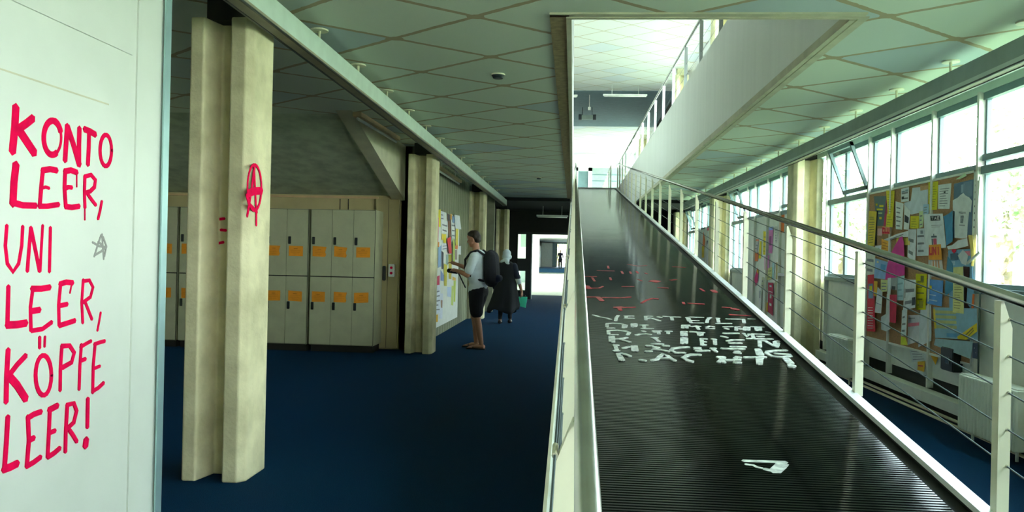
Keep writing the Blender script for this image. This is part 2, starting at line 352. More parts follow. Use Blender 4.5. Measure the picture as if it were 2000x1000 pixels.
# corridor left wall beyond
struct(MB().box(-2.6, -2.38, 11.86, 18, 0, CZ).build('wall_corridor', 'fluted_wall'), 'green-grey fluted corridor wall above the left notice board', 'wall')
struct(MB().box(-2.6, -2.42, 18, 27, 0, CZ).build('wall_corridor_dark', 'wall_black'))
struct(MB().box(-2.42, -2.05, 20.5, 20.62, 0, CZ).build('trim_5', 'wall_green'), 'narrow pale pilaster in the dark corridor', 'trim')
# dark end wall with doorway (y = 27)
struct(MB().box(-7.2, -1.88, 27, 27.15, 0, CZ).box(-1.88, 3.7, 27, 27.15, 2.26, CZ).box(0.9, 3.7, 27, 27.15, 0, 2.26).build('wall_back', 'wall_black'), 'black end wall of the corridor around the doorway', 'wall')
g = sgroup('door_1', 'open glazed doorway at the dark end of the corridor', 'door')
MB().box(-1.88, .9, 26.95, 27.1, 2.2, 2.28).build('head', 'lock_black', g)
MB().box(-1.60, -1.42, 26.95, 27.1, 0, 2.2).build('jamb', 'lock_black', g)
MB().box(-1.88, -1.60, 26.95, 27.1, 0.95, 1.38).build('lock_rail', 'lock_black', g)
MB().box(-1.42, -1.38, 26.92, 27.1, 0, 2.2).build('door_edge', 'window_frame', g)
MB().box(-1.88, -1.60, 27.0, 27.01, 1.38, 2.2).build('pane', 'glass', g); MB().box(-1.88, -1.60, 27.0, 27.01, 0.3, .95).build('pane', 'glass', g)
MB().box(-1.88, -1.60, 26.95, 27.1, 0, .3).build('kick_plate', 'lock_black', g)
# far sunlit corridor
struct(MB().box(-3.6, -3.4, 27.15, 34, 0, CZ).box(-3.6, -3.4, 27.15, 74, 0, .5).box(-3.6, -3.4, 27.15, 90, 2.6, CZ).box(-3.6, -3.4, 40, 42, 0, CZ).box(-3.6, -3.4, 52, 54, 0, CZ).box(-3.6, -3.4, 66, 90, 0, CZ).build('wall_far_left', 'wall_light'))
struct(MB().box(3.5, 3.7, 27.15, 36, 0, CZ).box(3.5, 3.7, 27.15, 90, 0, .5).box(3.5, 3.7, 27.15, 90, 2.6, CZ).box(3.5, 3.7, 50, 52, 0, CZ).box(3.5, 3.7, 66, 90, 0, CZ).build('wall_far_right', 'wall_light'))
struct(MB().box(-3.6, 3.7, 27.15, 90, CZ, CZ+.1).build('ceiling_far', 'wall_light'))
struct(MB().box(-3.6, -2.0, 38.0, 38.2, 0, CZ).box(-3.6, -2.55, 60.0, 60.2, 0, CZ).build('wall_far_return', 'wall_light'))
struct(MB().box(-3.6, 3.7, 74, 92, 0, .36).build('floor_raised', 'step_blue'), 'raised blue floor at the far end of the bright corridor', 'floor')
struct(MB().box(-3.6, -2.1, 86, 86.2, 0, CZ+.3).box(-.3, 3.7, 86, 86.2, 0, CZ+.3).box(-3.6, 3.7, 86, 86.2, 2.95, CZ+.3).build('wall_far_end', 'wall_light'))
g = sgroup('door_2', 'distant open door with bright garden behind', 'door')
MB().box(-2.2, -2.08, 85.8, 86, .36, 2.95).box(-.42, -.3, 85.8, 86, .36, 2.95).box(-2.2, -.3, 85.8, 86, 2.85, 3.0).build('door_frame', 'window_frame', g)
MB().box(-2.1, -1.7, 85.75, 85.8, .36, 2.9).build('door_leaf', 'window_frame', g)
g = sgroup('wall_glazed_screen', 'white framed glazed screen inside the bright corridor', 'wall')
MB().box(-2.0, -1.93, 37.9, 38.2, 0, 2.9).box(-2.9, -2.83, 37.9, 38.0, 0, 2.9).build('screen_post', 'kerb_white', g)
MB().box(-2.6, -2.25, 37.8, 37.98, .95, 1.75).build('notice', 'kerb_white', g)
MB().box(-2.5, -2.2, 37.95, 37.99, 1.9, 2.7).box(-2.5, -2.2, 37.95, 37.99, .2, .85).build('pane', 'beam_grey', g)
# rear wall (behind the camera) left unglazed, out of view, to cut light from behind
struct(MB().box(-7.2, 3.7, -5.2, -5, 0, CZ).build('wall_rear_unseen', 'wall_cream'))

# ------------------------------------------------------------------ columns
def column(cx, cy, z0, z1, label, near=False, mir=1, name='concrete_column'):
    p = [(-.2, -.2), (-.11, -.2), (-.07, -.02), (.04, -.02), (.06, -.2), (.155, -.2), (.2, -.15), (.2, .15), (.155, .2), (.06, .2), (.04, .02), (-.07, .02), (-.11, .2), (-.2, .2)]
    p = [(cx+mir*a, cy+b, z0) for a, b in p]
    t = sgroup(name, label, 'column', (cx, cy, z0)); t['kind'] = 'structure'
    o = MB().prism(p, (0, 0, z1-z0)).build('shaft', 'concrete_column', t)
    bv = o.modifiers.new('b', 'BEVEL'); bv.width = 0.012; bv.segments = 3; bv.limit_method = 'ANGLE'; bv.angle_limit = 0.3
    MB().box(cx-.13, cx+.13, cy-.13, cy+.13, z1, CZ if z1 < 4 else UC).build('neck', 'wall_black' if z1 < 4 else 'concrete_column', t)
    return t
CN = [(-2.21, 5.0, 'concrete column marked with a red letter in a circle, nearest on the left'), (-2.21, 11.6, 'concrete column at the right end of the lockers'), (-2.21, 18.2, 'concrete column just past the left notice board'), (-2.21, 24.8, 'farthest left column, in the dark end of the corridor')]
COLS = [column(x, y, 0, 2.90, l) for x, y, l in CN]
for y, l in [(-1.6, 'concrete column beside the ramp foot'), (5.0, 'concrete column beside the nearest window'), (11.6, 'concrete column between the two large windows behind the ramp rail'), (18.2, 'second concrete column along the window wall, behind the ramp rail'), (24.8, 'farthest column of the window wall')]:
    column(3.26, y, 0, 2.90, l, mir=-1)
for y in (11.6, 18.2, 24.8, 38.0): column(3.2, y, UF, UC-.2, 'column on the upper floor at %d metres from the ramp foot' % int(y), mir=-1)

# ------------------------------------------------------------------ beams with hangers
def beam(name, x0, x1, z0, z1, mface, label, xh, ys):
    t = sgroup(name, label, 'beam'); MB().box(x0, x1, -4.8, 21.9, z0+.03, z1).build('web', mface, t)
    MB().box(x0-.004, x1+.002, -4.8, 21.9, z0+.006, z0+.03).build('flange', 'beam_underside', t)
    MB().box(x0-.008, x0+.006, -4.8, 21.9, z0, z0+.012).box(x1-.008, x1+.004, -4.8, 21.9, z0, z0+.012).build('lip', 'lock_black', t)
    for y in ys:
        h = MB().tube([(xh, y, z1-.01), (xh, y, CZ-.008)], .011, 8).build('hanger', 'post_cream', t, smooth=True)
        MB().tube([(xh, y, CZ-.012), (xh, y, CZ-.001)], .065, 20).build('ceiling_plate', 'post_cream', h, smooth=False)
    return t
beam('trim_6', -1.94, -1.85, 2.82, 2.99, 'beam_green', 'pale green ceiling beam along the left columns', -1.88, [5.68+1.06*k for k in range(-1, 14)])
t = beam('trim_7', 2.92, 3.0, 2.80, 2.975, 'beam_grey', 'grey ceiling beam running above the window wall', 2.95, [6.55+1.06*k for k in range(-1, 14)])
MB().box(2.915, 2.93, -4.8, 21.9, 2.80, 2.845).build('edge_strip', 'beam_green', t)
g = sgroup('trim_8', 'pair of curtain rails above the window wall', 'curtain rail')
for xx, zz in ((3.26, 2.985), (3.33, 2.97)): MB().box(xx, xx+.03, -4.8, 21.8, zz-.015, zz+.02).build('rail', 'beam_green' if xx < 3.3 else 'beam_grey', g)

# ------------------------------------------------------------------ window bays
def window_bay(n, y0, label, sash=True):
    g = sgroup('window_%d' % n, label, 'window', (WX, y0+3.3, 0)); k = y0-4.8
    ys = [y0+.42, k+5.55, k+7.15, k+8.03, k+9.03, k+9.7, k+11.25, y0+6.58]
    fr = lambda nm, m, *b: MB().box(*b).build(nm, m, g)
    # solid panels below
    fr('wall_panel', 'wall_light', WX, WX+.06, ys[0]-.4, ys[2], .36, 1.24)
    fr('wall_panel', 'wall_light', WX, WX+.06, ys[2], ys[5], .36, 2.29)
    fr('wall_panel', 'wall_light', WX, WX+.06, ys[5], y0+6.6, .36, 1.24)
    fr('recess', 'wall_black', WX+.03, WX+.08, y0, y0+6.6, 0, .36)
    fr('bench_rail', 'wall_light', WX-.10, WX+.02, y0, y0+6.6, .13, .235)
    # frames
    fr('head', 'window_frame', WX-.01, WX+.05, y0+.2, y0+6.6, 2.88, 2.94)
    fr('head_trim', 'beam_green', WX-.02, WX+.06, y0, y0+6.6, 2.94, 3.07)
    for a, c in ((ys[0], ys[2]), (ys[5], ys[6])):
        fr('sill', 'window_frame', WX-.05, WX+.05, a, c, 1.215, 1.265)
        fr('transom', 'window_frame', WX-.02, WX+.05, a, c, 2.24, 2.31)
        fr('bottom_frame', 'window_frame', WX, WX+.04, a, c, 1.265, 1.305)
    fr('lower_frame', 'window_frame', WX-.01, WX+.05, ys[2], ys[5], 2.285, 2.335)
    fr('transom', 'window_frame', WX-.01, WX+.05, ys[0], ys[2], 2.355, 2.41)
    for i, y in enumerate(ys):
        if 0 < i < 7 and i != 1:
            fr('mullion', 'mullion_white', WX-.045, WX+.01, y-.018, y+.018, .26, 2.95)
        fr('frame_post', 'window_frame', WX+.01, WX+.05, y-.045, y+.045, 1.26 if i in (0, 1, 2, 5, 6, 7) else 2.3, 2.90)
    for i in range(7):
        a, c = ys[i]+.04, ys[i+1]-.04
        if i in (2, 3, 4): fr('pane', 'glass', WX+.025, WX+.031, a, c, 2.33, 2.885)
        elif i == 5:
            fr('pane', 'glass', WX+.025, WX+.031, a, c, 1.29, 2.26)
            if not sash: fr('pane', 'glass', WX+.025, WX+.031, a, c, 2.3, 2.885)
        elif i == 6: fr('pane', 'glass', WX+.025, WX+.031, a, c, 1.27, 2.885)
        else: fr('pane', 'glass', WX+.025, WX+.031, a, c, 1.3, 2.25); fr('pane', 'glass', WX+.025, WX+.031, a, c, 2.41, 2.885)
    if sash:
        # bottom hinged sash tilted into the room
        y_a, y_b = ys[5]+.05, ys[5]+.88; dx = -.21; z0, z1 = 2.335, 2.90
        def sb(m, ya, yb, za, zb, th, nm, par):
            q = []
            for (yy, zz) in ((ya, za), (yb, za), (yb, zb), (ya, zb)): q.append((WX-.0+dx*(zz-z0)/(z1-z0), yy, zz))
            return MB().prism(q, (th, 0, 0)).build(nm, m, par)
        s_ = sb('window_frame', y_a, y_b, z0, z0+.045, -.04, 'tilted_sash', g)
        sb('window_frame', y_a, y_b, z1-.045, z1, -.04, 'sash_top', s_)
        sb('window_frame', y_a, y_a+.04, z0, z1, -.04, 'sash_stile', s_); sb('window_frame', y_b-.04, y_b, z0, z1, -.04, 'sash_stile', s_)
        sb('glass', y_a+.04, y_b-.04, z0+.045, z1-.045, -.004, 'pane', s_)
        fr('frame_post', 'window_frame', WX+.01, WX+.05, ys[5]+.9, ys[5]+.98, 1.26, 2.9)
        fr('pane', 'glass', WX+.025, WX+.031, ys[5]+.99, ys[6]-.04, 2.3, 2.885)
    return g
window_bay(1, -1.8, 'window bay beside the ramp foot')
window_bay(2, 4.8, 'nearest window bay, with the crowded cork board')
window_bay(3, 11.4, 'second window bay along the wall, papers below its upper panes')
MB().box(WX-.006, WX+.06, 12.9, 13.72, 1.24, 2.29).build('wall_panel', 'wall_light', [o for o in bpy.data.objects if o.name == 'window_3'][0])
window_bay(4, 18.0, 'farthest window bay of the corridor, partly hidden by railing posts')
struct(MB().box(WX, WX+.1, -5.1, -1.7, 0, 1.2).box(WX, WX+.1, -5.1, -1.7, 2.9, CZ).box(WX, WX+.1, 24.6, 27, 0, CZ).build('wall_right', 'wall_light'))

# ------------------------------------------------------------------ upper floor shell
struct(MB().box(WX, WX+.1, 2, 46, UF, 5.0).box(WX, WX+.1, 2, 46, 6.95, UC).box(WX, WX+.1, 26.4, 36, UF, UC).box(WX, WX+.1, 2, 14.0, UF, UC).build('wall_upper_right', 'slab_white'))  # near stretch, out of view, kept windowless to darken the ramp reflection
struct(MB().box(WX-.02, WX, 26.4, 34.0, UF, UC).box(-3.04, -3.0, 26.4, 34, UF, UC).build('wall_upper_dark', 'wall_black'), 'dark wall section on the upper floor', 'wall')
g = sgroup('window_5', 'upper floor window band seen through the upper railing', 'window')
for i in range(16):
    y = 2.0+1.65*i
    if 14.0 < y < 26.4: MB().box(WX, WX+.06, y-.04, y+.04, 5.0, 6.95).build('mullion', 'kerb_white', g)
MB().box(WX, WX+.05, 14.0, 26.4, 6.0, 6.05).build('transom', 'kerb_white', g); MB().box(WX+.02, WX+.03, 14.0, 26.4, 5.0, 6.95).build('pane', 'glass', g)
g = sgroup('window_6', 'bright far window band of the upper floor', 'window')
for i in range(7): MB().box(WX, WX+.06, 36+1.5*i-.04, 36+1.5*i+.04, 5.0, 6.95).build('mullion', 'kerb_white', g)
MB().box(WX+.02, WX+.03, 36, 45.7, 5.0, 6.95).build('pane', 'glass', g)
struct(MB().box(-3.1, -3.0, 2, 46, UF, UC).build('wall_upper_left', 'slab_white'))
struct(MB().box(-3.1, 3.6, 1.9, 2.0, UF, UC).build('wall_upper_front', 'slab_white'))
struct(MB().box(-3.1, 3.6, 45, 45.15, 6.5, UC).box(-3.1, -.3, 45, 45.15, UF, 6.5).build('wall_upper_end', 'slab_white'), 'white wall over the glazed screen at the top of the ramp', 'wall')
g = sgroup('door_3', 'white framed glass door at the top of the ramp', 'door')
a = onY(1122, 325, 44.9); b_ = onY(1156, 363, 44.9)
MB().box(a.x, a.x+.22, 44.8, 44.95, UF, 6.5).box(b_.x-.22, b_.x, 44.8, 44.95, UF, 6.5).box(a.x, b_.x, 44.8, 44.95, 6.3, 6.5).box(a.x, b_.x, 44.8, 44.95, UF, 4.75).build('door_frame', 'kerb_white', g)
MB().box(a.x+.2, b_.x-.2, 44.9, 44.92, 4.7, 6.3).build('pane', 'window_frame', g)
g = sgroup('window_7', 'grey glazed panel beside the white door at the top of the ramp', 'window')
MB().box(b_.x, 3.5, 44.95, 45.0, UF, 6.5).build('pane', 'beam_grey', g)
for zz in (5.3, 5.75, 6.1): MB().box(b_.x, 3.5, 44.90, 44.95, zz, zz+.05).build('glazing_bar', 'window_frame', g)

# ------------------------------------------------------------------ outdoors
struct(MB().box(-60, 60, -30, 140, -.6, -.3).build('ground', 'grass'), 'green lawn outside the windows', 'ground')
def tree(x, y, h, r, seed, label, n=1500):
    rnd = random.Random(seed); t = thing('broadleaf_tree', label, 'tree', (x, y, -.3), 'trees outside the windows')
    MB().tube([(x, y, -.3), (x+.1, y, h*.35), (x, y+.1, h*.6)], [.18, .14, .08], 8).build('trunk', 'bark', t)
    mb = MB(); cl = [(x+rnd.uniform(-r, r)*.6, y+rnd.uniform(-r, r)*.6, h*.55+rnd.uniform(-.5, .5)*h*.6, rnd.uniform(.45, .8)*r) for _ in range(9)]
    for i in range(n):
        c = cl[i % 9]; d = Vector((rnd.gauss(0, 1), rnd.gauss(0, 1), rnd.gauss(0, 1))).normalized(); p = Vector(c[:3])+d*c[3]*rnd.uniform(.75, 1.05)
        a = d.cross(Vector((rnd.random(), rnd.random(), rnd.random()))).normalized()*rnd.uniform(.10, .2); b = d.cross(a).normalized()*rnd.uniform(.08, .16)
        mb.poly([p-a, p-b, p+a, p+b+d*.03], [(0, 1, 2, 3)])
    mb.build('foliage', 'leaf', t); return t
tree(11, 10, 5.2, 2.4, 1, 'green tree outside seen low in the nearest window')
tree(13, 17, 5.5, 2.6, 2, 'green tree outside seen beside the left edge of the cork board')
tree(14, 27, 6, 2.8, 3, 'tree outside the second window bay')
tree(13, 40, 6, 2.8, 4, 'tree outside the farthest window bay')
tree(-2.0, 104, 6, 3.2, 5, 'tree in the garden beyond the distant open door')
# ================================================================== RAMP
Z0R = -.06
def rz(y, off=0): return Z0R+S*y+off
t = thing('ramp', 'long black ribbed rubber ramp rising to the upper floor, with painted lettering', 'ramp', (0.9, 0.6, 0))
YB = .5
pts = [(-.09, YB, 0.003), (-.09, RY1, rz(RY1, -.16)), (-.09, RY1, rz(RY1, -.004)), (-.09, YB, rz(YB, .0))]
MB().prism([(.0, YB, rz(YB, -.004)), (.0, RY1, rz(RY1, -.004)), (.0, RY1, rz(RY1, -.20)), (.0, 2.2, .0), (.0, YB, .0)], (1.74, 0, 0)).build('deck_slab', 'stringer_black', t)
mb = MB(); pitch = .026; y = YB; rib_v = []; n = int((RY1-YB)/pitch)
prof = [(0, -.0035), (.003, 0), (.016, 0), (.019, -.0035)]
b = 0
for i in range(n):
    yy = YB+i*pitch
    for dy, dz in prof:
        for x in (.03, 1.64): mb.v.append(Vector((x, yy+dy, rz(yy+dy, dz))))
tot = n*len(prof)
for i in range(tot-1): mb.f.append((2*i, 2*i+1, 2*i+3, 2*i+2))
mb.build('ribbed_mat', 'ramp_rubber', t)
RAMP = t
def rail_side(xk0, xk1, xp0, xp1, xr, xw, name, label, posts, outer):
    g = thing(name, label, 'railing', ((xk0+xk1)/2, .6, 0))
    L0, L1 = .3, RY1+.35
    zk = -.015
    MB().box(xk0, xk1, .5, RY1, zk-.028, zk, S).build('kerb', 'kerb_white', g)
    MB().box(xk0+.012 if outer > 0 else xk0, xk1 if outer > 0 else xk1-.012, .5, RY1, zk-.20, zk-.028, S).build('stringer', 'stringer_black', g)
    MB().tube([(xr, L0, .875+S*L0), (xr, RY1, .875+S*RY1+.10), (xr, RY1+1.2, .875+S*RY1+.12)], .0225, 16).build('handrail', 'steel_tube', g, smooth=True)
    for y in posts:
        zb = zk+S*y-.02; zt = .875+S*y-.015
        xi, xo = (xp0, xp1) if outer > 0 else (xp1, xp0)
        MB().prism([(xi, y, zb), (xo, y, zb), (xo, y, zt-.11), (xi+(.012 if outer > 0 else -.012), y, zt), (xi, y, zt)], (0, .05, 0)).build('post', 'post_cream', g)
    for d in (.2, .35, .5, .65, .8):
        MB().tube([(xw, .6, zk+d+S*.6-0.0), (xw, RY1, zk+d+S*RY1)], .0032, 6).build('wire', 'steel_wire', g, smooth=True)
        for y in posts[:12]:
            pass
    return g
PY = [1.75+1.655*k for k in range(20)]
RR = rail_side(1.70, 1.765, 1.752, 1.80, 1.765, 1.788, 'ramp_railing', 'cream ramp railing with steel handrail and wires on the window side', PY, 1)
RL = rail_side(.03, .10, -.035, .02, .033, -.030, 'ramp_railing', 'ramp railing on the corridor side, seen almost end-on', PY, -1)
MB().box(-.085, -.035, .5, RY1, -.05, -.02, S).build('outer_ledge', 'kerb_white', RL)
MB().box(-.10, -.085, .5, RY1, -.22, -.01, S).build('outer_plate', 'wall_cream', RL)
# wire ferrules as sub-parts of the nearer posts
for g, xw in ((RR, 1.788), (RL, -.030)):
    for p_ in [o for o in g.children if o.name.startswith('post')][:7]:
        y = PY[[o for o in g.children if o.name.startswith('post')].index(p_)]
        for d in (.2, .35, .5, .65, .8): MB().tube([(xw, y-.006, -.015+d+S*(y-.006)), (xw, y+.056, -.015+d+S*(y+.056))], .007, 8).build('wire_ferrule', 'wall_cream', p_)
# upper floor railing on the slab edge
g = thing('upper_railing', 'white posted railing along the upper floor edge above the ramp', 'railing', (1.88, 20, UF))
def ux(y): return 1.99-(y-5)*(.19/28)
MB().tube([(ux(5), 5, 5.24), (ux(33.3), 33.3, 5.36), (1.765, 33.6, 5.39)], .024, 14).build('handrail', 'steel_tube', g, smooth=True)
for k in range(17):
    y = 6.2+1.65*k; x = ux(y); MB().box(x-.01, x+.045, y, y+.045, UF-.02, 5.22+.12*(y-5)/28).build('post', 'kerb_white', g)
for d in (.2, .4, .6): MB().tube([(ux(5)+.02, 5, UF+d), (ux(33.3)+.02, 33.3, UF+d)], .003, 6).build('wire', 'steel_wire', g)
# second short rail at the crest
g = thing('landing_railing', 'short landing railing at the top of the ramp', 'railing', (1.3, 40, UF))
MB().tube([(1.55, 34.5, 5.42), (1.55, 44, 5.42)], .025, 10).build('handrail', 'steel_tube', g, smooth=True)
for k in range(6): MB().box(1.53, 1.58, 34.6+1.8*k, 34.65+1.8*k, UF+.03, 5.40).build('post', 'post_cream', g)

# ================================================================== PAINTED WRITING
def strokes(mb, segs, tf, plane, n, wid, lift=.0015):
    for si, s in enumerate(segs):
        pts = s[0] if isinstance(s, tuple) and isinstance(s[0], list) else s
        wd = s[1] if isinstance(s, tuple) and isinstance(s[0], list) else wid
        P = []
        for i in range(len(pts)-1):
            a, b = pts[i], pts[i+1]; P += [a] if i == 0 else []; P += [b]
        ribbon(mb, [plane(*tf(x, y)) for x, y in P], n, wd, lift+.00012*si)
A8 = lambda x, y: (x/2.941, 180+y/2.941)
A1 = lambda x, y: (x, y)
A2 = lambda x, y: (x/2, 500+y/2)
PL = lambda x, y: onX(x, y, -1.998)
NX = (1, 0, 0)
mb = MB()
strokes(mb, [([(90, 82), (84, 200), (70, 345)], .026), ([(190, 148), (150, 180), (100, 215)], .022), ([(100, 205), (150, 280), (198, 352)], .026),
  (ellpts(300, 262, 50, 98, 20, 60, 285), .018), (ellpts(300, 262, 50, 98, 8, -75, -20), .02), (ellpts(300, 262, 50, 98, 12, -22, 62), .009),
  ([(385, 190), (378, 300), (372, 395)], .019), ([(385, 195), (420, 300), (455, 420)], .021), ([(455, 205), (452, 300), (452, 415)], .019),
  ([(482, 212), (515, 225), (548, 245)], .019), ([(510, 222), (508, 320), (503, 418)], .017), (ellpts(606, 335, 33, 90, 22), .014),
  ([(90, 412), (78, 520), (72, 645)], .024), ([(62, 632), (130, 650), (205, 652)], .017),
  ([(245, 440), (235, 540), (226, 655)], .014), ([(240, 450), (285, 442), (325, 450)], .017), ([(236, 552), (260, 545), (280, 552)], .009), ([(222, 655), (270, 655), (335, 645)], .015),
  ([(372, 450), (368, 550), (375, 655)], .014), ([(368, 455), (405, 448), (440, 462)], .017), ([(438, 462), (438, 545)], .004), ([(368, 556), (390, 545), (410, 548)], .013), ([(372, 656), (410, 662), (452, 655)], .016),
  ([(485, 480), (482, 570), (485, 665)], .011), ([(485, 485), (520, 475), (545, 505), (540, 545), (515, 570), (485, 578)], .013), ([(500, 585), (525, 620), (548, 650)], .011), ([(582, 625), (572, 680), (560, 730)], .009), ([(484, 670), (484, 735)], .003)], A8, PL, NX, .016)
strokes(mb, [([(13, 440), (10, 480), (14, 515), (25, 531), (36, 515), (42, 480), (44, 442)], .012), ([(60, 444), (56, 490), (53, 530)], .013), ([(60, 446), (69, 490), (77, 530)], .014), ([(83, 440), (80, 490), (78, 530)], .010), ([(98, 444), (97, 490), (96, 531)], .012)], A1, PL, NX, .012)
strokes(mb, [([(32, 118), (30, 200), (28, 272)], .015), ([(25, 270), (65, 268), (103, 262)], .020), ([(128, 125), (118, 200), (120, 292)], .013), ([(122, 128), (160, 128), (195, 122)], .017), ([(125, 215), (155, 210)], .017), ([(122, 292), (165, 285), (202, 258)], .013),
  ([(236, 105), (228, 190), (230, 272)], .013), ([(232, 110), (258, 102), (284, 105)], .016), ([(280, 105), (272, 145)], .006), ([(228, 195), (262, 188)], .014), ([(230, 272), (262, 262), (292, 252)], .015),
  ([(324, 92), (318, 180), (322, 262)], .011), ([(322, 98), (348, 95), (362, 122), (352, 160), (322, 182)], .012), ([(332, 182), (345, 215), (358, 248)], .011), ([(392, 220), (386, 255), (379, 292)], .008),
  ([(30, 365), (24, 470), (22, 572)], .016), ([(100, 388), (65, 425), (32, 468)], .015), ([(30, 465), (65, 505), (100, 560)], .022), (ellpts(168, 466, 31, 78, 22), .013), ([(153, 316), (153, 360)], .010), ([(174, 314), (172, 355)], .007),
  ([(240, 350), (234, 440), (233, 526)], .012), ([(238, 352), (270, 350), (288, 378), (278, 415), (242, 436)], .014), ([(316, 345), (310, 430), (307, 522)], .011), ([(312, 356), (335, 342), (354, 332)], .011), ([(312, 410), (332, 402)], .012),
  ([(370, 340), (362, 430), (360, 535)], .011), ([(366, 345), (385, 338), (407, 332)], .012), ([(364, 440), (388, 430)], .010), ([(360, 528), (382, 515), (403, 495)], .012),
  ([(28, 626), (22, 730), (14, 838)], .014), ([(10, 834), (38, 824), (66, 810)], .020), ([(106, 625), (110, 720), (102, 822)], .013), ([(104, 634), (130, 618), (158, 608)], .015), ([(108, 722), (130, 710)], .015), ([(100, 822), (128, 806), (156, 785)], .014),
  ([(192, 595), (188, 690), (183, 786)], .012), ([(188, 602), (222, 584)], .017), ([(188, 692), (212, 682)], .013), ([(183, 786), (208, 770), (231, 750)], .014),
  ([(260, 580), (254, 680), (252, 766)], .012), ([(258, 582), (285, 575), (296, 605), (285, 650), (258, 675)], .013), ([(268, 680), (282, 700), (297, 726)], .012), ([(340, 556), (339, 610), (338, 670)], .013), ([(334, 715), (330, 745)], .022)], A2, PL, NX, .013)
mb.build('painted_slogan', 'paint_red', WL, label='red brushed slogan in capital letters')
mb = MB()
strokes(mb, [[(585, 815), (595, 960)], [(580, 820), (560, 880), (540, 945)], [(530, 862), (570, 885), (612, 890)], [(612, 885), (580, 915), (545, 935)], [(590, 830), (610, 885), (598, 945)], [(562, 860), (590, 880)]], A8, PL, NX, .007)
mb.build('scribbled_star', 'paint_grey', WL, label='small grey scribbled star')
# circled letter on the near column (its right-hand face) and the three red dabs in its groove
WSC[0] = 1.0
mb = MB(); PC1 = lambda x, y: onX(x, y, -2.006); A3 = lambda x, y: (320+x/3.333, 200+y/3.333)
strokes(mb, [(ellpts(588, 555, 46, 150, 26), .018), ([(585, 405), (592, 560), (600, 705), (600, 800)], .020), ([(590, 410), (570, 560), (540, 742)], .024), ([(548, 592), (585, 578), (636, 574)], .05), ([(535, 600), (548, 655), (605, 715)], .022)], A3, PC1, NX, .02, .004)
mb.build('circled_letter', 'paint_red', COLS[0], label='red letter A in a circle')
mb = MB(); PG = lambda x, y: onY(x, y, 4.978)
strokes(mb, [([(429, 428), (439, 427)], .018), ([(431, 449), (442, 450)], .018), ([(427, 475), (437, 473)], .018)], A1, PG, (0, -1, 0), .018, .003)
mb.build('paint_dabs', 'paint_red', COLS[0], label='three red paint dabs')
# ramp lettering
WSC[0] = 1.0
PR = lambda x, y: onR(x, y, Z0R, S)
NR = Vector((0, -S, 1)).normalized()
R1 = lambda x, y: (1140+x/7.69, 590+y/7.69)
R2 = lambda x, y: (1340+x/7.143, 590+y/7.143)
mb = MB()
strokes(mb, [[(140, 192), (240, 222), (350, 242), (410, 262)], [(520, 200), (490, 235), (480, 285)], [(610, 210), (750, 210)], [(615, 242), (755, 244)], [(635, 210), (640, 242)], [(920, 213), (1030, 213)], [(930, 213), (935, 272)], [(935, 250), (1000, 240)], [(1030, 244), (1080, 262), (1150, 285)], [(1110, 222), (1170, 234)], [(1195, 215), (1300, 222), (1450, 228)], [(1320, 228), (1332, 275)],
  [(1540, 238), (1610, 225), (1690, 232)], [(1560, 240), (1580, 290)],
  [(345, 325), (440, 318), (560, 328), (640, 348), (625, 385)], [(350, 330), (350, 375)], [(355, 392), (460, 392)], [(600, 350), (598, 390)], [(720, 330), (795, 330)], [(730, 330), (735, 378)], [(790, 340), (775, 375)], [(850, 348), (960, 348)], [(905, 350), (910, 385)], [(870, 400), (1040, 402)], [(1480, 350), (1590, 350)], [(1490, 352), (1488, 395)], [(1545, 350), (1550, 395)],
  [(360, 430), (500, 425), (630, 440), (685, 462), (660, 498)], [(370, 430), (375, 490)], [(380, 493), (510, 494)], [(880, 435), (920, 450)], [(785, 500), (850, 485), (930, 482), (1010, 492)], [(1035, 440), (1160, 440)], [(1060, 442), (1065, 460)], [(1120, 442), (1130, 485)], [(1230, 445), (1320, 445)], [(1270, 445), (1268, 480)], [(1470, 450), (1545, 450)], [(1475, 452), (1480, 512)], [(1530, 470), (1535, 512)], [(1600, 450), (1692, 456)],
  [(400, 520), (405, 600)], [(440, 520), (445, 615)], [(400, 560), (540, 560), (655, 538)], [(540, 562), (620, 585), (700, 608)], [(1020, 540), (1110, 542)], [(1060, 545), (1130, 600)], [(1020, 632), (1190, 636)], [(1480, 545), (1478, 630)], [(1485, 545), (1545, 548)], [(1540, 550), (1538, 625)],
  [(450, 655), (520, 655)], [(470, 655), (500, 735)], [(450, 738), (530, 738)], [(590, 700), (690, 678)], [(735, 665), (745, 740)], [(780, 665), (795, 740)], [(940, 662), (1030, 664)], [(930, 748), (1020, 746)], [(1190, 662), (1275, 666)], [(1040, 680), (1120, 690), (1040, 720), (1160, 722)], [(1180, 732), (1280, 752)], [(1580, 685), (1450, 690), (1340, 705), (1310, 735), (1380, 768), (1520, 772)],
  [(500, 790), (570, 780), (640, 800), (700, 825)], [(520, 800), (560, 885)], [(550, 820), (590, 885)], [(840, 880), (930, 890)], [(1020, 885), (1100, 870), (1140, 830), (1190, 790), (1260, 820), (1320, 865), (1370, 890)], [(1130, 850), (1310, 855)], [(1690, 800), (1580, 805), (1490, 845), (1560, 885), (1640, 905)]],
  R1, PR, NR, .032, .001)
